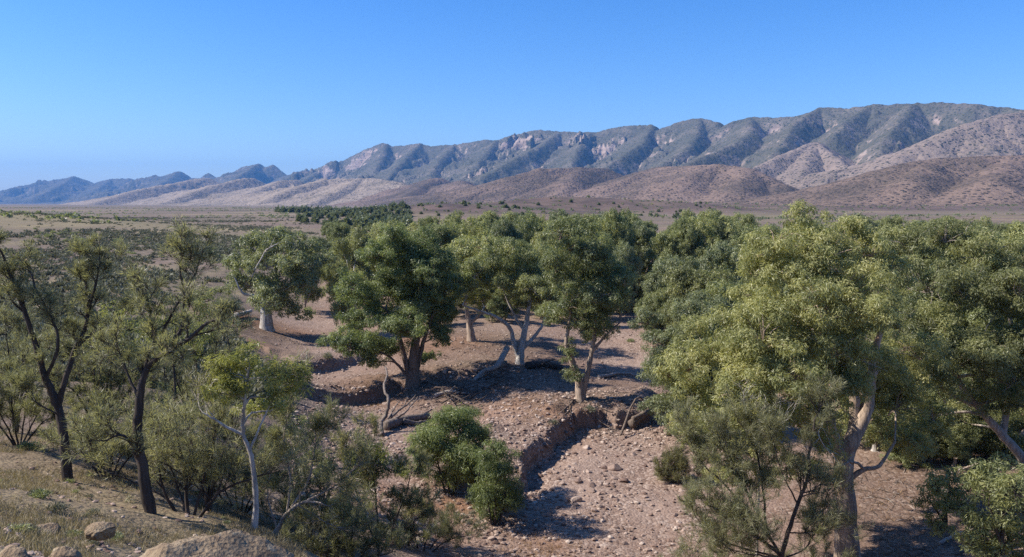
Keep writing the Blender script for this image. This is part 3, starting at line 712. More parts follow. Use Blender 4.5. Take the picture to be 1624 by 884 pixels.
right_gum = gum('gum tree at right edge on a leaning grey trunk beside the largest river gum', on_ground(1655, YS), [
    (1440, 385, 42, 0), (1500, 375, 40, 1), (1560, 400, 50, 0), (1615, 420, 50, 0), (1470, 450, 50, -1), (1530, 460, 55, -1.5), (1595, 480, 52, -1.5), (1440, 520, 48, -1), (1500, 540, 55, -2), (1570, 555, 55, -2), (1630, 540, 50, -1), (1470, 600, 46, -1.5), (1530, 620, 40, 1), (1560, 700, 34, 2.5), (1500, 700, 34, 3), (1625, 720, 40, 2.5),
    (1600, 630, 50, -1), (1450, 650, 36, 0.5), (1520, 665, 34, 2), (1650, 600, 60, 0), (1680, 480, 60, 0), (1590, 690, 40, 2)],
    [([(1655, 800, 0), (1622, 730, 0), (1590, 690, 0), (1550, 645, 0), (1520, 605, -.2), (1500, 565, -.4)], 0.30, 0.10, 0.3), ([(1590, 690, 0), (1600, 620, .3), (1605, 540, .4), (1590, 460, .4)], 0.18, 0.06, 0), ([(1550, 645, 0), (1500, 620, -.5), (1470, 570, -.5)], 0.12, 0.05, 0)],
    1150, 0.175, 0.042, 12, grey_wood, gum_lit, Y=YS, dead=[([(1500, 640, -2), (1480, 610, -2.5), (1455, 590, -2.6)], 0.03)])
round_gum = gum('rounded drooping dark green gum at the left edge of the right-hand grove, above the gravel', on_ground(1092, 47), [
    (1085, 500, 34), (1120, 495, 34), (1060, 540, 34), (1095, 550, 42), (1055, 590, 34), (1090, 610, 42), (1065, 640, 30), (1075, 672, 26), (1110, 660, 34), (1130, 540, 36), (1135, 600, 40)],
    [([(1092, 712, 0), (1095, 640, 0), (1092, 580, 0), (1098, 520, 0)], 0.20, 0.06, 0.3)], 950, 0.19, 0.052, 13, rough_bark, gum_grey)
K = hit(655, 614)
K_gum = gum('dense blue-green creek gum on a thick fissured brown trunk, left of the white-trunked gum', K, [
    (622, 395, 30), (668, 388, 30), (600, 405, 28), (650, 420, 42), (690, 420, 34), (620, 455, 42), (575, 470, 32), (665, 470, 44), (705, 460, 30), (600, 500, 38), (560, 505, 28), (645, 520, 40), (690, 510, 34), (710, 490, 24), (575, 540, 28), (535, 540, 24, -1.5), (615, 555, 26), (590, 575, 18, -1.0), (700, 535, 22), (675, 570, 16, 1)],
    [([(655, 616, 0), (655, 580, 0), (660, 540, 0), (664, 500, 0), (668, 450, 0)], 0.55, 0.12, 0.35), ([(650, 600, -.2), (640, 560, -.3), (628, 520, -.4), (612, 490, -.5)], 0.26, 0.09, 0), ([(660, 590, .2), (672, 540, .3), (690, 490, .4)], 0.24, 0.08, 0), ([(645, 595, -.2), (622, 570, -.5), (598, 555, -.9)], 0.13, 0.05, 0)],
    650, 0.21, 0.062, 14, rough_bark, gum_fresh)
Lg = hit(824, 578)
L_gum = gum('gum with a smooth white forked trunk at the centre of the creek', Lg, [
    (780, 420, 34), (830, 410, 36), (745, 440, 26), (800, 450, 36), (850, 440, 32), (765, 475, 26), (870, 470, 22), (735, 470, 20), (840, 480, 24), (810, 395, 28)],
    [([(824, 580, 0), (826, 555, 0), (832, 525, 0), (838, 490, 0), (842, 450, 0)], 0.40, 0.12, 0.3), ([(822, 565, 0), (814, 540, -.1), (808, 520, -.3), (785, 502, -.8), (755, 492, -1.4), (733, 484, -1.9)], 0.24, 0.08, 0), ([(826, 556, .1), (842, 540, .2), (858, 520, .2), (868, 490, .3)], 0.22, 0.08, 0), ([(832, 525, 0), (815, 500, .4), (800, 465, .5)], 0.16, 0.06, 0)],
    620, 0.22, 0.064, 15, white_bark, gum_leaf, back=0.6)
M = hit(922, 637)
M_gum = gum('gum on a pinkish brown forked trunk at the edge of the cut bank', M, [
    (905, 390, 34), (945, 400, 34), (885, 430, 34), (930, 440, 42), (970, 440, 32), (900, 480, 38), (950, 485, 40), (985, 475, 26), (880, 500, 24), (925, 520, 30), (900, 560, 22, -.4), (905, 590, 15, -.5), (960, 520, 24), (935, 365, 22), (985, 440, 24)],
    [([(922, 639, 0), (918, 605, 0), (908, 575, 0), (898, 545, -.2), (905, 500, -.3)], 0.36, 0.10, 0.3), ([(924, 625, 0), (932, 590, .2), (938, 560, .3), (944, 520, .4), (946, 470, .4)], 0.24, 0.08, 0), ([(938, 560, .3), (958, 535, .4), (985, 510, .5)], 0.13, 0.05, 0)],
    680, 0.20, 0.060, 16, gum_bark, gum_leaf)
_rg = np.random.default_rng(5); _paths = []
for k in range(16):
    a = hit(918 + _rg.normal() * 5, 637); b = hit(925 + _rg.uniform(-55, 60), _rg.uniform(660, 690))
    m = (a + b) / 2 + (0, 0, 0.25) + _rg.normal(size=3) * .25
    _paths.append((spline([a + (0, 0, .1), m, b + (0, 0, .08)], 10) - np.array(M_gum.location), np.linspace(.06, .015, 10)))
_V, _F = tubes(_paths, 6)
link('root', mesh_from('root', _V, _F, True), rough_bark, M_gum)
N_ = hit(748, 541)
N_gum = gum('gum half hidden behind the white-trunked gum, on reddish ground', N_, [
    (740, 400, 30), (775, 390, 30), (720, 425, 26), (760, 440, 30), (705, 455, 22), (730, 470, 22), (700, 410, 26)],
    [([(748, 543, 0), (745, 515, 0), (740, 490, 0), (742, 450, 0)], 0.42, 0.12, 0.3), ([(745, 515, 0), (765, 490, .3), (775, 450, .4)], 0.2, 0.07, 0)], 260, 0.30, 0.10, 17, gum_bark, gum_leaf)
I_ = hit(423, 524)
I_gum = gum('wide olive gum on a stout pale trunk at the left bank', I_, [
    (400, 385, 24), (440, 378, 26), (475, 390, 24), (385, 410, 22), (420, 420, 30), (460, 420, 28), (490, 420, 24), (395, 450, 24), (440, 455, 28), (480, 450, 24), (375, 440, 20), (410, 480, 16, 1), (455, 480, 22, 1), (468, 495, 16, 1.5), (425, 395, 20)],
    [([(423, 526, 0), (422, 500, 0), (421, 480, 0), (430, 455, 0), (440, 420, 0)], 0.75, 0.14, 0.25), ([(421, 485, 0), (405, 470, -.3), (385, 465, -.6), (372, 440, -.8)], 0.26, 0.07, 0), ([(424, 485, 0), (440, 470, .2), (456, 458, .3), (470, 430, .4)], 0.24, 0.07, 0)],
    250, 0.32, 0.10, 18, white_bark, gum_grey, dead=[([(400, 440, -2.5), (412, 412, -2.8), (424, 396, -2.8), (432, 390, -2.8)], 0.09)])
# smaller green trees in the middle of the creek
B1 = hit(712, 786); 
bush1 = gum('bright green bushy young gum on the gravel, larger one beside the narrow sapling', B1, [
    (720, 672, 32), (690, 690, 30), (745, 690, 26), (705, 720, 36), (680, 735, 28), (735, 725, 32), (700, 755, 26), (725, 755, 24), (715, 655, 18), (668, 712, 20)],
    [([(712, 790, 0), (712, 750, 0), (716, 700, 0)], 0.08, 0.03, 0), ([(708, 790, 0), (698, 750, 0), (690, 710, 0)], 0.07, 0.03, 0), ([(716, 790, 0), (728, 750, 0), (738, 710, 0)], 0.07, 0.03, 0)],
    950, 0.17, 0.035, 19, dark_bark, gum_fresh, droop=0.7, fill=0.3, tuftk=0.42, name='young_gum')
B2 = hit(752, 795)
bush2 = gum('slender yellow-green sapling between the two bushy young gums', B2, [(760, 708, 17), (755, 735, 18), (762, 760, 16), (748, 755, 12), (764, 690, 10)],
    [([(752, 797, 0), (756, 750, 0), (760, 705, 0)], 0.05, 0.02, 0)], 900, 0.16, 0.034, 20, dark_bark, wattle_leaf, droop=0.7, tuftk=0.42, name='young_gum')
B3 = hit(785, 834)
bush3 = gum('bright green young gum throwing a sharp shadow onto the stones, nearest of the creek bushes', B3, [
    (785, 715, 20), (775, 745, 26), (800, 745, 22), (770, 780, 24), (795, 780, 28), (805, 800, 20), (780, 810, 24), (765, 805, 16)],
    [([(785, 838, 0), (786, 800, 0), (786, 740, 0)], 0.07, 0.025, 0), ([(780, 838, 0), (775, 800, 0), (772, 760, 0)], 0.05, 0.02, 0), ([(790, 838, 0), (800, 800, 0), (802, 760, 0)], 0.05, 0.02, 0)],
    950, 0.16, 0.035, 21, dark_bark, gum_fresh, droop=0.6, tuftk=0.42, name='young_gum')
YU = 25.5
for k, (lab, u, cl) in enumerate([('grey-green leafy thicket in the lower right corner', 1590, [(1570, 775, 34), (1610, 770, 34), (1590, 810, 36), (1630, 810, 36), (1560, 830, 28), (1600, 850, 36), (1640, 860, 36), (1575, 880, 30), (1625, 755, 30), (1540, 860, 26), (1615, 885, 36)]),
                                   ('grey-green shrub over leaf litter, left of the corner thicket', 1500, [(1480, 765, 24), (1510, 780, 26), (1490, 800, 24), (1525, 805, 22), (1470, 790, 20), (1535, 775, 20), (1500, 755, 22), (1555, 760, 24), (1480, 830, 20)])]):
    gum(lab, on_ground(u, YU + 3 * k), cl, [([(u, 880 - 40 * k, 0), (u, 830 - 30 * k, 0), (u + 5, 780, 0)], 0.08, 0.03, 0), ([(u, 870 - 40 * k, 0), (u - 22, 800, 0)], 0.06, 0.03, 0)], 1000, 0.16, 0.04, 22 + k, dark_bark, gum_leaf, Y=YU + 3 * k, name='shrub')

# ------------------------------------------------------------------ wispy trees of the near slope (needle foliage on upswept dark wood)
def wispy(label, base, stems, seed, Y=None, depth=3, spread=0.55, dens=26, L=0.22, W=0.011, leaf=oak_needle, bark=dark_bark, group=None, name='desert_oak', puffs=(), puff_leaf=None, tw_len=0.8, pd=900, bare=0.0, nb=1.0):
    rng = np.random.default_rng(seed)
    base = np.asarray(base, float) - np.array([0, 0, 0.05]); Y = base[1] if Y is None else Y
    wood, tips = [], []
    def grow(p, d, ln, r, lev):
        n = 6; pts = [p]; q = p.copy(); dd = d.copy()
        for _ in range(n):
            dd = unit(dd + rng.normal(size=3) * 0.16 + np.array([0, 0, 0.09])); q = q + dd * ln / n; pts.append(q.copy())
        pts = np.array(pts)
        wood.append((pts, np.linspace(r, max(r * 0.4, 0.005), n + 1)))
        if lev <= 0: tips.append(pts); return
        for _ in range(int(rng.integers(3, 5))):
            i = int(rng.integers(2, n + 1)); t = pts[i] - pts[i - 1]
            nd = unit(unit(t) + rng.normal(size=3) * spread + np.array([0, 0, 0.2]))
            grow(pts[i], nd, ln * rng.uniform(0.5, 0.8), max(r * 0.5, 0.005), lev - 1)
        if lev == 1: tips.append(pts[2:])
    for p, r0, r1, fl, foli in stems:
        pts, rad = px_stem(p, base, Y, r0, r1, rng, max(12, 4 * len(p)), 0.06, fl)
        wood.append((pts, rad))
        if foli <= 0: continue
        n = len(pts)
        for k in range(int(foli * nb)):
            i = int(n * (0.35 + 0.65 * rng.random()) * 0.999); i = max(1, i)
            t = unit(pts[i] - pts[i - 1])
            grow(pts[i], unit(t * 0.8 + rng.normal(size=3) * 0.6 + np.array([0, 0, 0.25])), tw_len * rng.uniform(0.7, 1.3), max(0.012, rad[i] * 0.5), depth - 1)
        grow(pts[-1], unit(pts[-1] - pts[-2]), tw_len, r1 * 0.8, depth - 1)
    Cs, Ds, Ts = [], [], []
    for pts in tips:
        if rng.random() < bare: continue
        m = int(dens * (len(pts) / 7.0) * rng.uniform(0.4, 1.5)); k = rng.integers(1, len(pts), m)
        f = rng.random((m, 1)); c = pts[k - 1] * (1 - f) + pts[k] * f
        t = unit(pts[k] - pts[k - 1])
        d = t * 0.8 + rng.normal(size=(m, 3)) * 0.45 + np.array([0, 0, -0.05])
        Cs.append(c); Ds.append(d); Ts.append(np.clip(rng.normal(0.45, 0.2, m) + rng.normal(0, 0.12), 0, 1))
    root = empty(name, base, label, 'tree', group)
    V, F = tubes(wood, None)
    link('trunk', mesh_from('trunk', V, F, True), bark, root)
    if Cs:
        C, D, T = np.concatenate(Cs), np.concatenate(Ds), np.concatenate(Ts)
        V, F = blades(C, D, rng, L, W)
        link('needle_foliage', mesh_from('needle_foliage', V, F, False, {'tint': ('FACE', T)}), leaf, root)
    if puffs:
        tw = []; cl = px_clumps(puffs, base, Y, rng, 0.6, 0.5)
        V, F, T = crown(cl, rng, pd, 0.15, 0.026, 0.35, 0.40, 0.35, 0.6, tw)
        V2, F2 = tubes(tw + connect([(wood[0][0], wood[0][1])], cl, rng, 0.5), None)
        link('branch', mesh_from('branch', V2, F2, True), bark, root)
        link('crown', mesh_from('crown', V, F, False, {'tint': ('FACE', T)}), puff_leaf or leaf, root)
    return root
wispy('black-trunked desert oak at far left, forked limbs spreading in wispy tips', on_ground(108, 23), [
    ([(108, 778, 0), (104, 720, 0), (98, 670, 0), (86, 630, 0), (72, 600, -.1), (62, 570, -.2)], 0.155, 0.085, 0.2, 1),
    ([(62, 570, -.2), (48, 520, -.3), (30, 470, -.4), (14, 430, -.5), (2, 400, -.6)], 0.085, 0.03, 0, 9),
    ([(92, 645, 0), (104, 600, .1), (118, 555, .2), (135, 520, .3), (140, 470, .3), (128, 425, .2)], 0.10, 0.03, 0, 9),
    ([(118, 555, .2), (145, 530, .4), (172, 515, .5), (196, 500, .6)], 0.05, 0.02, 0, 5),
    ([(138, 500, .3), (152, 450, .2), (158, 415, .2)], 0.045, 0.02, 0, 7),
    ([(72, 600, -.1), (90, 560, -.2), (88, 520, -.3), (62, 470, -.4), (48, 430, -.4)], 0.06, 0.022, 0, 8), ([(80, 615, 0), (50, 610, .3), (28, 600, .5)], 0.04, 0.02, 0, 6), ([(96, 660, 0), (60, 640, -.4), (40, 620, -.5)], 0.03, 0.015, 0, 5)],
    31, dens=12, bare=0.35, tw_len=0.42, depth=4, leaf=oak_grey)
wispy('black-trunked desert oak with an upright twisted trunk behind the boulder', on_ground(243, 19), [
    ([(245, 852, 0), (236, 800, 0), (226, 745, 0), (218, 690, 0), (221, 640, 0), (226, 605, 0)], 0.165, 0.09, 0.25, 1),
    ([(226, 605, 0), (236, 580, 0), (262, 560, -.1), (296, 540, -.2), (325, 515, -.3), (348, 505, -.3)], 0.085, 0.03, 0, 8),
    ([(224, 615, 0), (232, 580, .1), (246, 545, .2), (240, 505, .3), (232, 470, .3)], 0.075, 0.025, 0, 8),
    ([(262, 560, -.1), (288, 520, .1), (292, 480, .1), (286, 430, 0), (288, 405, 0)], 0.05, 0.016, 0, 7), ([(246, 545, .2), (272, 500, .3), (305, 440, .3), (318, 410, .3)], 0.04, 0.014, 0, 5),
    ([(219, 720, 0), (205, 700, -.2), (190, 690, -.3), (165, 700, -.5)], 0.05, 0.02, 0, 5), ([(224, 640, 0), (205, 600, .3), (190, 560, .4)], 0.05, 0.02, 0, 7)],
    32, dens=10, bare=0.45, tw_len=0.42, depth=4, leaf=oak_grey)
wispy('small tree with a thin white trunk and rounded yellow-green crown', on_ground(402, 20), [
    ([(402, 850, 0), (406, 800, 0), (402, 750, 0), (396, 715, 0), (386, 690, 0), (386, 660, 0), (390, 620, 0), (395, 580, 0)], 0.085, 0.03, 0.2, 0),
    ([(386, 690, 0), (360, 678, -.1), (340, 665, -.2), (322, 655, -.2)], 0.05, 0.02, 0, 2), ([(396, 715, 0), (420, 660, .1), (440, 620, .1)], 0.035, 0.015, 0, 2)],
    33, bark=white_bark, name='wattle_tree', puffs=[(365, 590, 34), (345, 600, 24), (395, 558, 24), (380, 575, 24), (446, 592, 32), (462, 615, 24), (432, 625, 22), (370, 622, 24), (440, 645, 22, .8), (330, 625, 16), (475, 600, 16), (400, 650, 22, .8)], puff_leaf=wattle_leaf, pd=1500, dens=14)
wispy('many-stemmed dark oak shrub just behind the boulder', on_ground(300, 20.5), [
    ([(300, 842, 0), (296, 790, .2), (292, 740, .3), (280, 690, .4)], 0.07, 0.025, 0, 9), ([(302, 842, 0), (325, 810, 0), (350, 780, 0), (395, 760, .1), (430, 750, .1)], 0.06, 0.02, 0, 9), ([(300, 842, 0), (318, 780, .3), (330, 730, .4), (340, 690, .5)], 0.05, 0.02, 0, 9),
    ([(298, 842, 0), (270, 800, -.1), (255, 760, -.2), (250, 720, -.2)], 0.05, 0.02, 0, 8), ([(298, 842, 0), (262, 790, .4), (200, 760, .6), (150, 740, .8)], 0.045, 0.018, 0, 8), ([(300, 842, 0), (290, 800, .7), (270, 740, .9), (240, 690, 1)], 0.045, 0.018, 0, 9)],
    34, dens=24, leaf=oak_grey, bare=.2, name='oak_shrub')
YE = on_ground(430, 21.5)
wispy('grey-barked leaning shrub with a forked bleached stem, right of the boulder', YE, [
    ([(424, 862, 0), (440, 840, 0), (455, 815, 0), (478, 798, 0), (500, 796, 0)], 0.075, 0.035, 0.2, 1), ([(478, 798, 0), (515, 780, .2), (540, 765, .3), (560, 745, .3)], 0.03, 0.014, 0, 8), ([(455, 815, 0), (460, 760, .2), (450, 700, .4), (455, 670, .4)], 0.04, 0.015, 0, 12), ([(462, 805, 0), (490, 760, .5), (500, 710, .7), (510, 690, .8)], 0.035, 0.015, 0, 11), ([(440, 840, 0), (425, 790, .3), (430, 730, .5)], 0.03, 0.015, 0, 9), ([(470, 800, 0), (520, 830, .1), (545, 840, 0)], 0.02, 0.01, 0, 7)],
    35, dens=26, leaf=oak_grey, tw_len=0.6, bark=grey_wood, name='oak_shrub')
wispy('yellow-topped wispy shrub in front of the driftwood log', on_ground(600, 27), [
    ([(600, 885, 0), (600, 840, 0), (596, 790, 0), (590, 740, 0), (588, 700, 0)], 0.055, 0.02, 0, 10), ([(600, 885, 0), (625, 830, .2), (645, 780, .3), (652, 750, .3)], 0.035, 0.014, 0, 9), ([(600, 870, 0), (575, 810, .2), (560, 760, .3), (550, 720, .3)], 0.035, 0.014, 0, 9), ([(602, 860, 0), (640, 840, -.2), (665, 820, -.3)], 0.02, 0.01, 0, 7), ([(598, 860, 0), (565, 850, -.2), (540, 830, -.2)], 0.02, 0.01, 0, 7)],
    36, dens=36, tw_len=0.6, name='oak_shrub', puffs=[(580, 705, 24), (605, 720, 22), (565, 730, 22), (595, 750, 26), (620, 745, 18), (575, 765, 22)], puff_leaf=wattle_leaf, pd=800)
YV = 25.5
wispy('grey-tipped desert oak in front of the largest river gum, bare pale twigs above', on_ground(1238, YV), [
    ([(1238, 890, 0), (1248, 850, 0), (1265, 800, 0), (1280, 760, 0), (1284, 715, 0), (1292, 670, 0), (1305, 640, 0)], 0.085, 0.025, 0, 9), ([(1240, 885, 0), (1215, 840, .1), (1190, 790, .2), (1165, 740, .2), (1140, 700, .2)], 0.06, 0.02, 0, 13), ([(1240, 880, 0), (1200, 850, -.2), (1160, 820, -.3), (1120, 800, -.3)], 0.05, 0.018, 0, 12), ([(1215, 840, .1), (1210, 780, .4), (1200, 720, .5), (1180, 680, .5)], 0.045, 0.016, 0, 11),
    ([(1250, 845, 0), (1285, 845, -.2), (1320, 840, -.2)], 0.03, 0.012, 0, 8), ([(1240, 885, 0), (1180, 870, .3), (1130, 850, .4), (1105, 820, .4)], 0.04, 0.016, 0, 11), ([(1265, 800, 0), (1240, 750, -.2), (1225, 700, -.2)], 0.03, 0.012, 0, 9), ([(1225, 860, 0), (1160, 780, .8), (1110, 730, 1), (1090, 690, 1)], 0.04, 0.015, 0, 11), ([(1240, 885, 0), (1190, 880, -.6), (1150, 868, -.8)], 0.03, 0.012, 0, 10), ([(1245, 885, 0), (1275, 870, .5), (1300, 830, .7), (1312, 780, .8)], 0.035, 0.013, 0, 10), ([(1240, 885, 0), (1210, 860, -.8), (1180, 840, -1)], 0.03, 0.012, 0, 9)],
    37, dens=30, Y=YV, leaf=oak_grey, bare=0.25, nb=1.7, tw_len=0.7)
wispy('bleached bare sapling among the needles of the front oak', on_ground(1200, 26.5), [
    ([(1200, 880, 0), (1203, 800, 0), (1203, 740, 0), (1204, 690, 0), (1198, 660, 0)], 0.04, 0.015, 0, 3), ([(1204, 695, 0), (1220, 675, 0), (1245, 655, 0)], 0.025, 0.01, 0, 4), ([(1203, 700, 0), (1185, 660, .1), (1180, 630, .1)], 0.02, 0.008, 0, 4)],
    38, dens=0, bark=white_bark, name='dead_sapling', bare=1.0, depth=2, tw_len=0.6, leaf=oak_needle)
wispy('low feathery olive shrub at the right edge of the gravel', on_ground(1088, 40.5), [
    ([(1088, 805, 0), (1085, 770, 0), (1080, 735, 0)], 0.03, 0.012, 0, 12), ([(1088, 805, 0), (1068, 775, 0), (1055, 755, 0)], 0.025, 0.01, 0, 11), ([(1088, 805, 0), (1108, 775, 0), (1118, 745, 0)], 0.025, 0.01, 0, 11), ([(1088, 805, 0), (1075, 760, .3), (1070, 740, .3)], 0.025, 0.01, 0, 11)],
    39, dens=30, tw_len=0.6, name='oak_shrub', leaf=oak_needle, L=0.24, W=0.012)
for k, (lab, u, Yd, ht, sp) in enumerate([('airy olive oak between the two black-trunked oaks, fine upswept twigs', 160, 26, 4.6, 70), ('airy grey-olive oak at the left edge behind the far-left black oak', 25, 29, 4.4, 80), ('thin bare-topped oak left of the bank gum', 300, 33, 5.2, 60), ('airy oak right of the upright black-trunked oak', 330, 25, 3.6, 60), ('low airy oak in front of the left plain', 90, 36, 3.6, 80)]):
    b = on_ground(u, Yd); vb = 322 + (EYE - b[2]) * FPX / Yd; hp = ht * FPX / Yd; rg = np.random.default_rng(160 + k)
    wispy(lab, b, [([(u, vb, 0), (u + q * .15, vb - hp * 0.35, e * .3), (u + q * .6, vb - hp * 0.65, e * .7), (u + q, vb - hp * (1 - abs(q) / 260), e)], 0.06, 0.014, 0, 8) for q, e in zip((-1.1 * sp, -.6 * sp, -.2 * sp, .25 * sp, .7 * sp, 1.1 * sp), rg.uniform(-1, 1, 6))], 160 + k, dens=8, bare=0.35, tw_len=0.45, depth=4, leaf=oak_grey)
# wattles and scrub between the two black oaks and the bank gum
for k, (lab, u, v, Yd, pf, lf) in enumerate([
    ('yellow-green wattle crown between the two black-trunked oaks', 175, 700, 27, [(185, 495, 26), (205, 520, 24), (165, 545, 26), (190, 560, 22), (150, 520, 20)], wattle_leaf),
    ('yellow-green wattle crown behind the upright black-trunked oak', 275, 680, 31, [(255, 495, 24), (280, 510, 24), (240, 525, 22), (300, 540, 24), (265, 550, 24), (320, 560, 22)], wattle_leaf),
    ('dark olive wattle left of the bank gum', 335, 620, 42, [(325, 470, 22), (345, 490, 24), (310, 500, 22), (350, 460, 18), (330, 525, 22), (300, 480, 18), (362, 510, 16)], gum_leaf),
    ('yellowish wattle half hidden left of the bank gum', 360, 560, 50, [(362, 465, 14), (370, 485, 14), (352, 480, 12), (375, 510, 12)], wattle_leaf),
    ('dark bushy scrub low behind the wattle with white trunk', 470, 690, 33, [(435, 690, 22), (465, 680, 24), (450, 710, 24), (485, 705, 18), (420, 720, 20)], gum_leaf),
    ('dark small-leaved bush left of the yellow-topped shrub', 520, 790, 30, [(510, 730, 20), (530, 745, 18), (515, 755, 18), (500, 715, 12)], gum_leaf)]):
    b = on_ground(u, Yd)
    s = FPX / Yd
    vb = 322 + (EYE - b[2]) * s
    top = np.mean([q[1] for q in pf])
    gum(lab, b, pf, [([(u, vb + 3, 0), (u + 3, vb * .6 + top * .4, 0), (u - 2, top + 10, 0)], 0.08, 0.03, 0), ([(u, vb, 0), (u - 10, vb * .5 + top * .5, .3), (u - 20, top + 8, .4)], 0.05, 0.02, 0)], 620, 0.17, 0.034, 40 + k, dark_bark, lf, Y=Yd, name='wattle_tree', fill=.3)
for k, (lab, u, Yd, h) in enumerate([('wispy brown scrub left of the first black oak', 30, 27, 2.6), ('wispy low oak scrub beneath the two black-trunked oaks', 170, 25, 2.6), ('wispy oak scrub below the yellow-green wattle', 250, 27, 3.0), ('wispy scrub between boulder and creek bank', 380, 27, 2.8), ('sparse thin scrub behind the leaning bleached stem', 500, 25.5, 2.6), ('feathery low shrub right of the yellow-topped one', 668, 30.5, 2.0), ('feathery olive shrub at the foot of the front desert oak, gravel side', 1140, 27, 2.4), ('feathery olive shrub between the front desert oak and the pale tan trunk', 1290, 27, 2.2), ('wispy scrub low in the frame below the yellow-topped shrub', 545, 23.5, 1.8)]):
    b = on_ground(u, Yd); vb = 322 + (EYE - b[2]) * FPX / Yd; hp = h * FPX / Yd; rg = np.random.default_rng(60 + k)
    wispy(lab, b, [([(u, vb, 0), (u + q * 0.5, vb - hp * 0.4, e * .5), (u + q, vb - hp * (1 - abs(q) / 160), e)], 0.04, 0.013, 0, 9) for q, e in zip((-75, -45, -15, 15, 45, 75), rg.uniform(-1, 1, 6))], 60 + k, dens=22, leaf=oak_grey, bare=.2, tw_len=0.55, name='oak_shrub')

# ------------------------------------------------------------------ the woodland belt along the creek: a few built kinds, copied tree by tree
def kind_tree(seed, leaf, bark, H=10.0, Rw=4.2, dens=250, L=0.26, W=0.10):
    rng = np.random.default_rng(seed)
    cl = []
    n = 30
    for i in range(n):
        a = rng.random() * 2 * math.pi; rr = Rw * math.sqrt(rng.random()) * 0.85
        zt = H * (0.94 - 0.30 * (rr / Rw) ** 2) - rng.random() ** 1.4 * H * 0.66
        r = rng.uniform(0.9, 1.6) * H / 10
        cl.append((np.array([rr * math.cos(a), rr * math.sin(a), max(zt, H * 0.20) - r * 0.5]), np.array([r, r, r * 0.85])))
    st = [limb([(0, 0, 0), (0.1, 0, H * 0.15), (rng.normal() * .4, rng.normal() * .4, H * 0.35), (rng.normal() * .8, rng.normal() * .8, H * 0.62)], 0.34, 0.10, rng, 12, 0.05, 0.4)]
    st.append(limb([st[0][0][3], st[0][0][3] + (1.0, .4, H * .15), st[0][0][3] + (1.6, .6, H * .36)], 0.2, 0.07, rng, 8))
    wood = st + connect(st, cl, rng); tw = []
    V, F, T = crown(cl, rng, dens, L, W, 0.25, 0.31, 0.5, 0.5, tw)
    root = build_tree('gum_tree', (0, 0, 0), 'gum tree', 'tree', None, wood, [], V, F, T, bark, leaf)
    return root, H, Rw
kinds = [kind_tree(101, gum_leaf, gum_bark), kind_tree(102, gum_leaf, white_bark), kind_tree(103, gum_grey, gum_bark), kind_tree(104, gum_lit, white_bark), kind_tree(105, gum_leaf, rough_bark)]
used = [False] * 5
rngb = np.random.default_rng(7)
def plant(k, u, vtop, Y, width_px, label, group=None):
    src, H, Rw = kinds[k]
    b = on_ground(u, Y); h = (EYE - (vtop - HOR) / FPX * Y) - b[2]; w = width_px / FPX * Y
    h = max(h, 2.0)
    sc = (w / (2 * Rw) * 1.02, w / (2 * Rw) * 1.02, h / (H * 0.93))
    rz = float(rngb.uniform(0, 6.28))
    if not used[k]:
        used[k] = True; src.location = [float(c) for c in b]; src.rotation_euler = (0, 0, rz); src.scale = sc; src['label'] = label
        if group: src['group'] = group
        return src
    return dup(src, b, rz, sc, label, group)
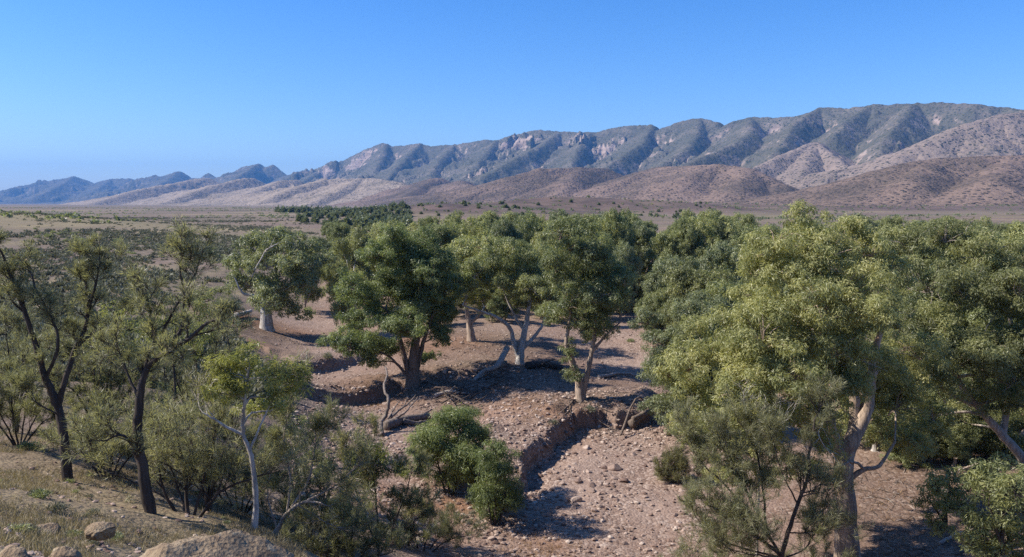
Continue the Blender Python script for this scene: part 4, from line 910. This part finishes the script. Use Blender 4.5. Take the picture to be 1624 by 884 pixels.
belt = [
    # behind the blue-green gum
    (3, 562, 350, 100, 60, 'olive gum with yellowish top above the end of the left channel', None), (3, 598, 346, 108, 62, 'yellowish gum rising just behind the blue-green creek gum', None), (0, 632, 350, 118, 60, 'dark gum behind the crown of the blue-green creek gum', None),
    (3, 552, 405, 82, 44, 'small yellowish gum at the right edge of the left channel', None), (0, 528, 392, 118, 40, 'small dark gum at the far bend of the left channel', None), (2, 500, 375, 125, 60, 'dark rounded gum just right of the bank gum', None), (2, 482, 400, 100, 44, 'low dark gum hugging the bank gum', None), (2, 520, 418, 135, 34, 'pale low bush closing off the left channel', None),
    # centre
    (1, 700, 350, 108, 70, 'olive gum in the belt left of the white-trunked gum', None), (0, 742, 344, 112, 66, 'olive gum in the belt directly above the half hidden gum', None), (4, 790, 352, 116, 60, 'dark gum between two paler crowns of the centre belt', None), (0, 832, 338, 112, 70, 'tallest dark gum of the belt above the white-trunked gum', None), (3, 880, 345, 104, 62, 'sunlit gum in the belt above the cut-bank gum', None), (1, 912, 334, 114, 66, 'tall gum in the belt behind the cut-bank gum', None),
    (4, 962, 366, 106, 50, 'dark gum right of the cut-bank gum', None), (2, 985, 385, 98, 46, 'dark low gum at the top of the right channel', None), (0, 860, 380, 92, 60, 'gum crown close behind the white-trunked gum', None), (2, 700, 400, 92, 60, 'grey-olive gum close behind the blue-green creek gum', None), (4, 1000, 420, 104, 60, 'dark gum hanging over the top of the right channel', None),
    (4, 800, 452, 88, 50, 'dark low gum seen between the forks of the white-trunked gum', None), (0, 690, 455, 86, 46, 'dark low gum in the shade between the blue-green gum and the half hidden one', None), (2, 880, 470, 92, 50, 'dark low gum in shade behind the cut-bank gum', None),
    (4, 760, 425, 96, 60, 'dark gum in shade directly behind the half hidden gum', None), (0, 835, 430, 100, 60, 'shaded gum directly behind the forks of the white-trunked gum', None), (2, 930, 430, 98, 60, 'shaded gum directly behind the trunk of the cut-bank gum', None), (0, 655, 420, 95, 56, 'shaded gum directly behind the trunk of the blue-green creek gum', None), (1, 790, 385, 100, 60, 'olive gum whose crown meets the left side of the white-trunked gum', None),
    # right of centre
    (2, 1015, 352, 118, 56, 'grey-olive gum in the belt above the right channel', None), (1, 1062, 362, 112, 62, 'grey-olive gum in the belt right of the right channel', None), (0, 1118, 334, 112, 76, 'tall dark gum with an uneven top in the right-hand belt', None), (2, 1058, 405, 84, 76, 'broad grey-olive gum above the gravel of the right channel', None), (3, 1105, 396, 74, 86, 'broad sunlit gum behind the rounded drooping one', None), (2, 1152, 385, 78, 78, 'grey-olive gum left of the largest river gum', None), (4, 1045, 455, 80, 60, 'dark low gum beside the right channel', None), (1, 1150, 440, 62, 80, 'olive gum filling in behind the rounded drooping one', None),
    # behind the big gums
    (1, 1205, 352, 100, 80, None, 'R'), (0, 1245, 375, 78, 80, None, 'R'), (3, 1425, 348, 92, 80, None, 'R'), (1, 1470, 345, 104, 80, None, 'R'), (4, 1515, 352, 88, 90, None, 'R'), (3, 1560, 350, 76, 100, None, 'R'), (1, 1605, 358, 84, 90, None, 'R'), (4, 1640, 352, 70, 110, None, 'R'),
    (0, 1500, 420, 60, 110, None, 'R'), (4, 1430, 470, 58, 110, None, 'R'), (1, 1580, 430, 58, 120, None, 'R'), (0, 1370, 430, 66, 110, None, 'R'), (2, 1280, 440, 64, 110, None, 'R'), (0, 1650, 440, 52, 130, None, 'R'), (4, 1190, 470, 60, 90, None, 'R'), (2, 1540, 365, 120, 70, None, 'R'),
    (1, 1400, 600, 43, 90, None, 'R'), (4, 1480, 610, 44, 90, None, 'R'), (2, 1550, 620, 43, 90, None, 'R'), (0, 1630, 590, 42, 100, None, 'R'), (4, 1440, 650, 41, 70, None, 'R'), (0, 1530, 665, 40, 60, None, 'R'), (0, 1460, 540, 52, 110, None, 'R'), (4, 1560, 560, 50, 110, None, 'R'), (0, 1400, 560, 50, 90, None, 'R'), (2, 1250, 520, 56, 90, None, 'R')]
for i, (k, u, v, Y, w, lab, grp) in enumerate(belt):
    if grp: plant(k, u, v, Y, w * 1.25, 'gum tree in the shaded grove behind the two large right-hand gums', 'gums of the grove behind the two large right-hand gums')
    else: plant(k, u, v, Y, w * 1.25, lab, 'gum trees in the belt along the creek')
for i in range(26):
    u = rngb.uniform(670, 1190); Y = rngb.uniform(105, 150)
    plant(int(rngb.choice([0, 1, 2, 4])), u, rngb.uniform(331, 347), Y, rngb.uniform(50, 74), 'gum tree in the far back rows of the creek belt', 'gums in the far back rows of the creek belt')
for i in range(46):
    u = rngb.uniform(640, 1640); Y = rngb.uniform(118, 190)
    plant(int(rngb.integers(0, 5)), u, rngb.uniform(338, 362), Y, rngb.uniform(46, 66), 'gum tree in the far back rows of the creek belt', 'gums in the far back rows of the creek belt')
for i in range(10):
    Y = rngb.uniform(150, 250); u = rngb.uniform(500, 640)
    plant(int(rngb.integers(0, 3)), u, rngb.uniform(346, 360), Y, rngb.uniform(26, 40), 'small gum where the left channel bends away', 'small gums where the left channel bends away')
# ------------------------------------------------------------------ stones
def ico(sub):
    import bmesh
    bm = bmesh.new(); bmesh.ops.create_icosphere(bm, subdivisions=sub, radius=1.0)
    V = np.array([v.co[:] for v in bm.verts]); F = np.array([[v.index for v in f.verts] for f in bm.faces]); bm.free()
    return V, F
def rock_shape(rng, sub, flat=0.55, cuts=9):
    """an angular stone: a ball cut by random planes"""
    V, F = ico(sub); V = V.copy()
    for _ in range(cuts):
        n = unit(rng.normal(size=3)); d = rng.uniform(0.45, 0.85)
        k = V @ n - d
        V = V - np.where(k > 0, k, 0)[:, None] * n
    V = V * np.array([1, rng.uniform(0.6, 0.9), flat * rng.uniform(0.8, 1.25)])
    return V, F
def stone_mat(name, cols, scale=6.0):
    t = NT(name)
    co = t.coord()
    f = t.math('ADD', t.math('MULTIPLY', t.rnd(), 0.75), t.math('MULTIPLY', t.math('SUBTRACT', t.noise(co, scale, 5), 0.4), 0.7))
    c = t.ramp(f, list(zip(np.linspace(0, 1, len(cols)), cols)))
    n = t.noise(co, scale * 4, 4)
    return t.done(t.bsdf(c, 0.9, t.bump(n, 0.5, 0.03), 0.15))
st_cols = [(0.14, 0.09, 0.072), (0.24, 0.165, 0.13), (0.34, 0.25, 0.20), (0.48, 0.385, 0.315)]
stone_m = stone_mat('creek_stone', st_cols)
rngs = np.random.default_rng(55)
protos = []
for k in range(7):
    V, F = rock_shape(rngs, 2, rngs.uniform(0.45, 0.7)); protos.append(mesh_from('stone', V, F, False)); protos[-1].materials.append(stone_m)
def in_poly(u, v, poly):
    c = False; j = len(poly) - 1
    for i in range(len(poly)):
        if (poly[i][1] > v) != (poly[j][1] > v) and u < (poly[j][0] - poly[i][0]) * (v - poly[i][1]) / (poly[j][1] - poly[i][1] + 1e-9) + poly[i][0]: c = not c
        j = i
    return c
fields = [  # areas of bigger stones in the photograph, number, size range, label
    ([(830, 745), (900, 690), (1010, 672), (1050, 700), (1010, 780), (900, 830), (800, 884), (760, 870)], 150, (0.10, 0.30), 'pale angular stone in the gravel of the nearest channel', 'stones in the gravel of the nearest channel'),
    ([(490, 650), (560, 625), (650, 640), (640, 670), (560, 700), (500, 690)], 70, (0.12, 0.30), 'angular stone below the cut banks of the left channel', 'stones below the cut banks of the left channel'),
    ([(880, 800), (1060, 740), (1110, 860), (1000, 884), (820, 884)], 60, (0.07, 0.18), 'small stone on the sandy track at the bottom centre', 'small stones on the sandy track')]
def pix_ground(u, v, z=0.25):
    d = ray(u, v); p = d * ((z - EYE) / d[2]); zz = float(ground_z(p[0], p[1])[0])
    p = d * ((zz - EYE) / d[2]); return np.array([p[0], p[1], float(ground_z(p[0], p[1])[0])])
for poly, n, (s0, s1), lab, grp in fields:
    pu = [q[0] for q in poly]; pv = [q[1] for q in poly]; m = 0
    while m < n:
        u, v = rngs.uniform(min(pu), max(pu)), rngs.uniform(min(pv), max(pv))
        if not in_poly(u, v, poly): continue
        p = pix_ground(u, v); s = s0 + (s1 - s0) * rngs.random() ** 2.5
        o = bpy.data.objects.new('stone', protos[int(rngs.integers(7))]); COL.objects.link(o)
        o.location = (p[0], p[1], p[2] + s * 0.12); o.scale = (s, s, s * rngs.uniform(.7, 1.1)); o.rotation_euler = (rngs.normal() * .2, rngs.normal() * .2, rngs.uniform(0, 6.3))
        tag(o, lab, 'stone', grp); m += 1
# the pale slabs that stand out
for k, (u, v, s, lab) in enumerate([(975, 745, 0.42, 'pale double boulder lying midway up the stony channel'), (990, 765, 0.36, 'flat pale stone right below the double boulder of the channel'), (915, 795, 0.34, 'flattest and whitest stone of the channel'), (930, 712, 0.34, 'tan stone near the foot of the cut bank'), (1063, 690, 0.45, 'dark stone under the rounded drooping gum'), (870, 818, 0.22, 'dark upright stone at the tip of the bush shadow')]):
    V, F = rock_shape(rngs, 3, 0.6, 8)
    me = mesh_from('boulder', V * s, F, False); o = link('boulder', me, stone_m); p = pix_ground(u, v); o.location = (p[0], p[1], p[2] + s * .15); o.rotation_euler = (0, 0, k * 1.7)
    tag(o, lab, 'boulder')
# rubble nobody could count
def rubble(name, n, gen, smin, smax, mat):
    base = [rock_shape(rngs, 1, 0.55, 6) for _ in range(12)]
    Vs, Fs, off = [], [], 0
    XY = gen(n); Z = ground_z(XY[:, 0], XY[:, 1])
    S = smin + (smax - smin) * rngs.random(len(XY)) ** 4; A = rngs.uniform(0, 6.3, len(XY)); T = rngs.random(len(XY)); tt = []
    for i in range(len(XY)):
        V, F = base[i % 12]; c, s = math.cos(A[i]) * S[i], math.sin(A[i]) * S[i]
        W = np.stack([V[:, 0] * c - V[:, 1] * s + XY[i, 0], V[:, 0] * s + V[:, 1] * c + XY[i, 1], V[:, 2] * S[i] + Z[i] + S[i] * .1], -1)
        Vs.append(W); Fs.append(F + off); off += len(V); tt.append(np.full(len(F), T[i]))
    me = mesh_from(name, np.concatenate(Vs), np.concatenate(Fs), False, {'tint': ('FACE', np.concatenate(tt))})
    tag(link(name, me, mat), kind='stuff')
t = NT('rubble_stone')
rub_mat = t.done(t.bsdf(t.ramp(t.attr('tint'), list(zip((0, .35, .7, 1), st_cols))), 0.92, None, 0.1))
def gen_bed(n):
    q = []
    while len(q) < n:
        u = rngs.uniform(430, 1130, 4000); v = 440 + 450 * rngs.random(4000) ** 0.6
        d = ray(u, v); k = (0.3 - EYE) / d[:, 2]; x, y = d[:, 0] * k, d[:, 1] * k
        z = ground_z(x, y); den = fbm(x, y, 4.0, 3, 91)
        ok = (z < 2.2) & (rngs.random(4000) < (0.08 + 0.92 * sstep(-0.2, 0.3, den)))
        q += list(np.stack([x, y], -1)[ok])
    return np.array(q[:n])
rubble('gravel', 19000, gen_bed, 0.03, 0.21, rub_mat)
def gen_slope(n):
    y = 7 + 26 * rngs.random(n) ** 1.3; x = -y * rngs.uniform(0.3, 0.75, n)
    return np.stack([x, y], -1)
def gen_bank(n):
    out = []
    for pts, h, ramp in _banks:
        for _ in range(n // 4):
            i = rngs.integers(0, len(pts) - 1); f = rngs.random(); p = pts[i] * (1 - f) + pts[i + 1] * f
            out.append(p + rngs.normal(size=2) * .55)
    return np.array(out)
rubble('bank_clods', 1400, gen_bank, 0.04, 0.26, rub_mat)
rubble('slope_stones', 1500, gen_slope, 0.02, 0.13, rub_mat)

# ------------------------------------------------------------------ foreground rocks
def outcrop(label, u, v_top, Y, wpx, hm, seed, mat, sub=5, name='boulder', depth=0.8):
    rng = np.random.default_rng(seed); V, F = ico(sub)
    w = wpx / FPX * Y / 2
    top = P(u, v_top, Y)
    V = V * np.array([w, w * depth, hm])
    for _ in range(7):
        q = unit(rng.normal(size=3)); dd = rng.uniform(.55, .85) * np.linalg.norm(q * np.array([w, w * depth, hm])); kk = V @ q - dd; V = V - np.where(kk > 0, kk, 0)[:, None] * q
    n = fbm(V[:, 0] * 1 + seed, V[:, 1] + V[:, 2] * 0.7, w * 0.8, 5, seed) + 0.35 * fbm(V[:, 0] - V[:, 2], V[:, 1] + 3 * seed, w * 0.25, 4, seed + 3, 0.55, True)
    V = V * (1 + 0.22 * n)[:, None]
    V = V + 0.012 * np.stack([fbm(V[:, 0], V[:, 2] + V[:, 1], 0.08, 3, seed + 9)] * 3, -1)
    V[:, 2] *= hm / V[:, 2].max()
    o = link(name, mesh_from(name, V, F, True), mat, None, (top[0], top[1], top[2] - hm))
    return tag(o, label, 'boulder')
t = NT('crusty_rock')
co = t.coord()
a, b, c3 = t.noise(co, 3.0, 6, .65), t.noise(co, 16.0, 5, .7), t.voro(co, 26.0)
c = t.ramp(a, [(0.3, (0.17, 0.115, 0.075)), (0.5, (0.27, 0.20, 0.13)), (0.7, (0.36, 0.285, 0.19))])
c = t.mix(t.ramp(b, [(0.36, 0.8), (0.5, 0.0)]), c, (0.10, 0.07, 0.05))
c = t.mix(t.ramp(t.noise(co, 7.0, 4), [(0.6, 0.0), (0.68, 0.5)]), c, (0.42, 0.37, 0.27))
crust = t.done(t.bsdf(c, 0.95, t.bump(t.math('ADD', t.math('MULTIPLY', b, 1.0), t.math('MULTIPLY', c3, 0.5)), 1.0, 0.03), 0.1))
outcrop('tan crusty boulder at the bottom edge, in front of the many-stemmed shrub', 330, 848, 7.0, 290, 0.75, 3, crust)
outcrop('small tan rock at the bottom edge left of the crusty boulder', 105, 866, 7.6, 62, 0.25, 5, crust, 4)
outcrop('low pale rock in the bottom left corner', 25, 866, 7.4, 70, 0.22, 8, crust, 4)
outcrop('low crusty rock among the slope grass left of the crusty boulder', 160, 828, 12.5, 60, 0.16, 12, crust, 5)
outcrop('low crusty rock below the black-trunked oak at far left', 75, 832, 13.5, 50, 0.13, 14, crust, 4)

# ------------------------------------------------------------------ fallen timber
def log(label, paths, seed, mat=drift_wood, name='fallen_log', wig=0.08):
    """paths: traced limbs ((column, row, metres above the ground) ..., r0, r1)"""
    rng = np.random.default_rng(seed); wood = []
    w0 = None
    for pts, r0, r1 in paths:
        w = []
        for u, v, hgt in pts:
            d = ray(u, v); z = 0.5 + hgt
            for _ in range(4):
                p = d * ((z - EYE) / d[2]); z = float(ground_z(p[0], p[1])[0]) + hgt
            w.append([p[0], p[1], z])
        if w0 is None: w0 = np.array(w[0])
        q, qr = limb(np.array(w) - w0, r0, r1, rng, max(8, 4 * len(w)), wig)
        ta, tb = unit(q[0] - q[1]), unit(q[-1] - q[-2])
        wood.append((np.vstack([q[:1] + ta * qr[0] * .25, q[:1] + ta * qr[0] * .18, q, q[-1:] + tb * qr[-1] * .2, q[-1:] + tb * qr[-1] * .35]), np.concatenate([[.004, qr[0] * .7], qr, [qr[-1] * .65, .003]])))
    V, F = tubes(wood, 9)
    o = link(name, mesh_from(name, V, F, True), mat, None, w0)
    return tag(o, label, 'log')
log('weathered driftwood log with a splayed root end, one broken limb standing upright', [
    ([(612, 676, .25), (632, 668, .3), (655, 664, .3), (680, 660, .25)], .34, .22), ([(606, 690, .1), (604, 672, .5), (613, 656, 1.1), (616, 636, 1.9), (609, 614, 2.6), (614, 594, 3.2), (611, 582, 3.6)], .15, .05), ([(620, 662, .5), (634, 650, .8), (648, 640, 1.1), (660, 626, 1.5)], .09, .03), ([(626, 664, .5), (640, 656, .8), (655, 640, 1.2), (663, 630, 1.4)], .08, .03),
    ([(616, 664, .5), (624, 650, .8), (634, 636, 1.3)], .07, .025), ([(640, 664, .4), (662, 662, .35), (684, 650, .5)], .12, .05), ([(622, 658, .6), (640, 644, .9), (646, 630, 1.3)], .06, .02), ([(640, 668, .3), (660, 672, .1), (676, 668, .1)], .2, .1)], 3)
log('long pale log leaning up from the ground beside the white-trunked gum', [([(752, 600, .1), (768, 588, .45), (788, 573, .9), (804, 562, 1.3)], .15, .27), ([(756, 601, .1), (776, 591, .2), (790, 584, .3)], .08, .05), ([(770, 588, .45), (776, 580, .9), (779, 575, 1.2)], .06, .03)], 4, grey_wood, wig=.03)
log('dark fallen trunk lying in the shade at the foot of the white-trunked gum', [([(836, 580, .3), (860, 578, .35), (892, 583, .25)], .34, .22), ([(860, 578, .5), (872, 572, .9), (880, 570, 1.2)], .09, .04)], 14, dark_bark)
log('thin dark branch lying on the gravel left of the rounded drooping gum', [([(1048, 724, .05), (1065, 716, .1), (1092, 710, .2)], .05, .03), ([(1062, 724, .05), (1078, 721, .1), (1095, 718, .2)], .04, .025)], 5, dark_bark, 'fallen_branch')
log('grey fallen branch on shaded leaf litter at lower right', [([(1490, 862, .1), (1520, 846, .15), (1555, 838, .3)], .07, .04), ([(1520, 846, .15), (1540, 856, .1), (1556, 866, .1)], .04, .02)], 6, grey_wood, 'fallen_branch')
log('pale fallen branch propped under the right-hand gum', [([(1505, 752, .6), (1530, 742, .9), (1555, 734, 1.3)], .06, .03), ([(1530, 742, .9), (1520, 752, .4)], .03, .02)], 7, grey_wood, 'fallen_branch')
log('dark flood-washed log wedged in the bank beneath the rounded drooping gum', [([(1000, 672, .3), (1025, 660, .5), (1052, 650, .7)], .3, .2), ([(1004, 664, .7), (1030, 650, .9), (1050, 640, 1.0)], .16, .1), ([(985, 655, .3), (1010, 650, .8), (1035, 660, .6)], .08, .04)], 8, rough_bark)
log('dark stick pile of flood debris between the driftwood and the leaning log', [([(a, b, .2), ((a + c) / 2, (b + d) / 2, .6), (c, d, .4)], .06, .025) for a, b, c, d in [(700, 640, 760, 606), (720, 640, 770, 612), (735, 600, 720, 636), (745, 632, 790, 606), (770, 602, 800, 590), (690, 634, 735, 618), (705, 622, 748, 640), (778, 610, 806, 600), (765, 618, 800, 612), (715, 612, 760, 624), (728, 626, 742, 600), (752, 640, 780, 622), (700, 615, 716, 640), (786, 600, 812, 590)]], 9, dark_bark, 'branch_pile')
log('grey fallen limb on the shaded ground right of the blue-green creek gum', [([(690, 628, .15), (712, 622, .2), (736, 624, .15)], .17, .09), ([(712, 622, .3), (722, 612, .6)], .06, .03)], 15, grey_wood)
log('grey forked limb lying behind the cut-bank gum', [([(950, 598, .15), (985, 592, .25), (1018, 596, .2)], .16, .08), ([(985, 592, .25), (1004, 585, .6)], .07, .03)], 16, grey_wood)
log('white weathered log on red ground left of the bank gum', [([(372, 502, .2), (386, 497, .4), (398, 494, .5)], .3, .2), ([(360, 508, .2), (376, 500, .4)], .15, .1)], 10, white_bark)

# ------------------------------------------------------------------ low plants
def shrub_shape(rng, n, L, W, r=1.0, h=0.8, twig=5):
    q = unit(rng.normal(size=(n, 3))); q[:, 2] = np.abs(q[:, 2])
    lump = 0.75 + 0.35 * fbm(q[:, 0] * 2 + 9 * rng.random(), q[:, 1] * 2 + q[:, 2], 1.0, 3, int(rng.integers(99)))
    c = q * (rng.random((n, 1)) ** 0.4) * lump[:, None] * np.array([r, r, h])
    d = q + rng.normal(size=(n, 3)) * 0.6 + (0, 0, 0.4)
    return blades(c, d, rng, L, W) + (np.clip(rng.normal(.5, .2, n), 0, 1),)
rngp = np.random.default_rng(77)
salt = []
for k in range(6):
    V, F, T = shrub_shape(rngp, 420, 0.22, 0.085)
    me = mesh_from('saltbush', V, F, False, {'tint': ('FACE', T)}); me.materials.append(salt_leaf if k % 3 else gum_grey); salt.append(me)
def bush(x, y, s, label, group, k=None, name='saltbush'):
    o = bpy.data.objects.new(name, salt[int(rngp.integers(6)) if k is None else k]); COL.objects.link(o)
    o.location = (x, y, float(ground_z(x, y)[0]) - .05 * s); o.scale = (s, s, s * rngp.uniform(.7, 1.1)); o.rotation_euler = (0, 0, rngp.uniform(0, 6.3))
    return tag(o, label, 'bush', group)
# plain on the left: the nearest as things, the rest as ground cover
cand = []
while len(cand) < 14000:
    u = rngp.uniform(-60, 640, 3000); Y = 44 + 560 * rngp.random(3000) ** 1.6
    x = (u - 812) / FPX * Y; z = ground_z(x, Y, False); den = fbm(x, Y, 26, 3, 95) + 0.5 * fbm(x, Y, 90, 2, 97)
    ok = (z > 2.6) & (rngp.random(3000) < sstep(-0.12, 0.35, den) * 0.96 + 0.04)
    cand += list(np.stack([x, Y], -1)[ok])
cand = np.array(cand[:14000]); cand = cand[np.argsort(cand[:, 1])]
for x, y in cand[:240]:
    bush(x, y, rngp.uniform(0.25, 0.6), 'low grey-green saltbush on the near part of the left plain', 'saltbushes on the near part of the left plain')
def cover(name, pts, mat, smin, smax, n, L, W, h=0.8):
    sh = [shrub_shape(rngp, n, L, W, 1.0, h) for _ in range(8)]
    Vs, Fs, Ts, off = [], [], [], 0
    Z = ground_z(pts[:, 0], pts[:, 1])
    for i, (x, y) in enumerate(pts):
        V, F, T = sh[i % 8]; s = smin + (smax - smin) * rngp.random() ** 2; a = rngp.uniform(0, 6.3); c, q = math.cos(a), math.sin(a)
        Vs.append(np.stack([(V[:, 0] * c - V[:, 1] * q) * s + x, (V[:, 0] * q + V[:, 1] * c) * s + y, V[:, 2] * s + Z[i] - .04], -1)); Fs.append(F + off); off += len(V); Ts.append(np.clip(T + rngp.normal(0, .15), 0, 1))
    return tag(link(name, mesh_from(name, np.concatenate(Vs), np.concatenate(Fs), False, {'tint': ('FACE', np.concatenate(Ts))}), mat), kind='stuff')
cover('saltbush_cover', cand[240:], salt_leaf, 0.25, 0.9, 34, 0.55, 0.34)
r1 = rngp.uniform(-60, 1700, 11000); Yf = rngp.uniform(260, 1900, 11000) ; xf = (r1 - 812) / FPX * Yf; den = fbm(xf, Yf, 160, 3, 111)
m = rngp.random(11000) < sstep(-0.3, 0.3, den) + (ground_z(xf, Yf, False) > 7.5)
cover('far_scrub', np.stack([xf, Yf], -1)[m], gum_grey, 0.6, 1.7, 16, 0.8, 0.6, 0.9)
# taller dark bushes in a belt across the left plain
for i in range(60):
    u = rngp.uniform(40, 520); Y = 185 - (u * 0.06) + rngp.normal() * 16; x = (u - 812) / FPX * Y
    bush(x, Y, rngp.uniform(0.7, 1.4), 'dark bush in the band across the left plain', 'dark bushes in the band across the left plain', int(rngp.choice([0, 3])))
# plants on the near slope and the creek
for i in range(46):
    y = rngp.uniform(11, 30); x = -y * rngp.uniform(.34, .72)
    bush(x, y, rngp.uniform(.10, .30), 'small dry grey bush on the grassy near slope', 'small dry bushes on the near slope')
for u, v, s, lab in [(45, 712, .5, 'silvery saltbush on the grassy slope at far left'), (60, 690, .4, 'olive tuft above the silvery saltbush at far left'), (520, 568, .7, 'low olive bush standing in the left channel'), (548, 505, .5, 'small bush at the edge of the left channel'), (1000, 542, .6, 'thin bush on the gravel of the right channel'), (935, 652, .5, 'green tuft on the lip of the cut bank'), (878, 672, .45, 'grey bush sagging over the cut bank'), (1090, 800, .35, 'olive tuft on the sand right of the channel'), (350, 545, .7, 'dark bush on red ground below the bank gum'), (680, 570, .6, 'green bush at the foot of the blue-green creek gum'), (1470, 742, .5, 'dry bush on pale litter under the right-hand grove'), (1405, 700, .6, 'dark bush behind the trunk of the largest river gum')]:
    p = hit(u, v); bush(p[0], p[1], s, lab, None, None, 'bush')
dry_grass = leaf_mat('dry_grass', (0.17, 0.135, 0.08), (0.31, 0.25, 0.15), (0.46, 0.39, 0.24), 0.2, 0.7)
def tufts(name, n, gen, mat, hgt, blades_n, W):
    XY = gen(n); Z = ground_z(XY[:, 0], XY[:, 1]); n = len(XY)
    hh = hgt * rngp.uniform(.4, 1.3, n)
    idx = np.repeat(np.arange(n), blades_n); m = len(idx)
    C = np.stack([XY[idx, 0], XY[idx, 1], Z[idx] - .01], -1) + rngp.normal(size=(m, 3)) * np.array([.05, .05, 0])
    D = rngp.normal(size=(m, 3)) * .5 + (0, 0, 1)
    V, F = blades(C, D, rngp, hh[idx][:, None], W)
    T = np.clip(rngp.normal(.5, .2, m) + np.repeat(rngp.normal(0, .15, n), blades_n), 0, 1)
    tag(link(name, mesh_from(name, V, F, False, {'tint': ('FACE', T)}), mat), kind='stuff')
def gen_grass(n):
    y = 7 + 34 * rngp.random(6 * n) ** 1.2; x = -y * rngp.uniform(0.28, 0.78, 6 * n)
    ok = (ground_z(x, y, False) > 3.0) & (rngp.random(6 * n) < sstep(-0.25, 0.3, fbm(x, y, 2.2, 3, 131)))
    return np.stack([x, y], -1)[ok][:n]
tufts('dry_grass', 9000, gen_grass, dry_grass, 0.16, 9, 0.010)
def gen_litter(n):
    out = []
    for u, v, r in ((830, 640, 3.5), (870, 655, 3), (620, 560, 4), (720, 545, 5), (1430, 780, 5), (1400, 820, 5), (1250, 760, 4), (400, 505, 5), (600, 640, 3), (1035, 505, 4), (690, 820, 3), (860, 870, 1.5)):
        p = hit(u, v); out.append(p[:2] + rngp.normal(size=(n // 12, 2)) * r * .6)
    return np.concatenate(out)
tufts('dead_grass', 2400, gen_litter, leaf_mat('dead_grass', (0.20, 0.11, 0.06), (0.30, 0.18, 0.09), (0.42, 0.29, 0.15), 0.15, 0.8), 0.2, 7, 0.012)
def twigs_on_ground(name, n, spots, mat):
    out = []
    for u, v, r, w in spots:
        p = hit(u, v); out.append(p[:2] + rngp.normal(size=(int(n * w), 2)) * r * .6)
    XY = np.concatenate(out); m = len(XY)
    A = rngp.uniform(0, 6.3, m); L = 0.12 + 0.7 * rngp.random(m) ** 3; D = np.stack([np.cos(A), np.sin(A), rngp.normal(size=m) * .12], -1)
    x2 = XY + D[:, :2] * L[:, None]
    P0 = np.stack([XY[:, 0], XY[:, 1], ground_z(XY[:, 0], XY[:, 1]) + .03], -1); P1 = np.stack([x2[:, 0], x2[:, 1], ground_z(x2[:, 0], x2[:, 1]) + .04 + .1 * rngp.random(m) ** 3], -1)
    V, F = tubes([(np.array([a, (a + b) / 2 + rngp.normal(size=3) * .03, b]), np.array([.4, 1, .3]) * (0.008 + 0.02 * l)) for a, b, l in zip(P0, P1, L)], 3)
    tag(link(name, mesh_from(name, V, F, True), mat), kind='stuff')
trees_at = [(655, 614, 5, 1), (825, 580, 5, 1), (922, 637, 4, 1), (748, 545, 5, 1), (780, 610, 5, 1.4), (720, 630, 4, .8), (423, 526, 5, .7), (1350, 870, 5, .8), (1440, 780, 5, 1), (1530, 820, 5, 1), (900, 600, 5, .8), (960, 660, 2, .3), (640, 670, 3, .5)]
twigs_on_ground('twig_litter', 260, trees_at, dark_bark)
twigs_on_ground('bark_litter', 130, trees_at, grey_wood)
olive_scrub = []
for u, v, s in [(215, 850, .33), (190, 838, .28), (238, 862, .3), (170, 862, .3), (262, 850, .25), (130, 850, .22)]:
    Y = 9.5; p = on_ground(u, Y)
    bush(p[0], p[1], s * .9, 'pale yellow-green low bush beside the crusty boulder', 'pale low bushes beside the crusty boulder', 1, 'bush')
# ------------------------------------------------------------------ dark pine belt across the plain
pine_rng = np.random.default_rng(99)
V, F, T = shrub_shape(pine_rng, 260, 0.35, 0.2, 0.42, 1.0)
pine_leaf = leaf_mat('pine_leaf', (0.085, 0.10, 0.055), (0.15, 0.17, 0.09), (0.23, 0.245, 0.13), 0.3)
pine_me = mesh_from('crown', V + (0, 0, .12), F, False, {'tint': ('FACE', T)}); pine_me.materials.append(pine_leaf)
Vt, Ft = tubes([(np.array([(0, 0, -.05), (0, 0, .3), (0, 0, .8)]), np.array([.035, .03, .015]))], 6)
trunk_me = mesh_from('trunk', Vt, Ft, True); trunk_me.materials.append(dark_bark)
proto = empty('native_pine', (0, 0, 0), 'small dark native pine in the belt crossing the plain below the foothills', 'tree', 'native pines in the belt crossing the plain')
link('crown', pine_me, None, proto); link('trunk', trunk_me, None, proto)
for i in range(230):
    row = i < 70
    u = pine_rng.uniform(440, 560) if row else 470 + 180 * pine_rng.random() ** 0.7
    Y = (900 + (u - 440) * -1.0 + pine_rng.normal() * 12) if row else pine_rng.uniform(330, 640)
    x = (u - 812) / FPX * Y; h = pine_rng.uniform(4.5, 7) if row else pine_rng.uniform(2.6, 4.6); p = (x, Y, float(ground_z(x, Y)[0]) - .2); sc = (h * pine_rng.uniform(.9, 1.4), h * 1.1, h)
    if i == 0: proto.location = p; proto.scale = sc
    else: dup(proto, p, pine_rng.uniform(0, 6.3), sc)
rp = np.random.default_rng(123)
for i in range(150):
    u = rp.uniform(620, 1130); Y = rp.uniform(480, 900); x = (u - 812) / FPX * Y; h = rp.uniform(1.2, 3.0)
    dup(proto, (x, Y, float(ground_z(x, Y)[0]) - .2), rp.uniform(0, 6.3), (h * 1.3, h * 1.2, h), 'small dark tree dotted over the low rises behind the creek belt', 'small dark trees on the low rises behind the creek belt')
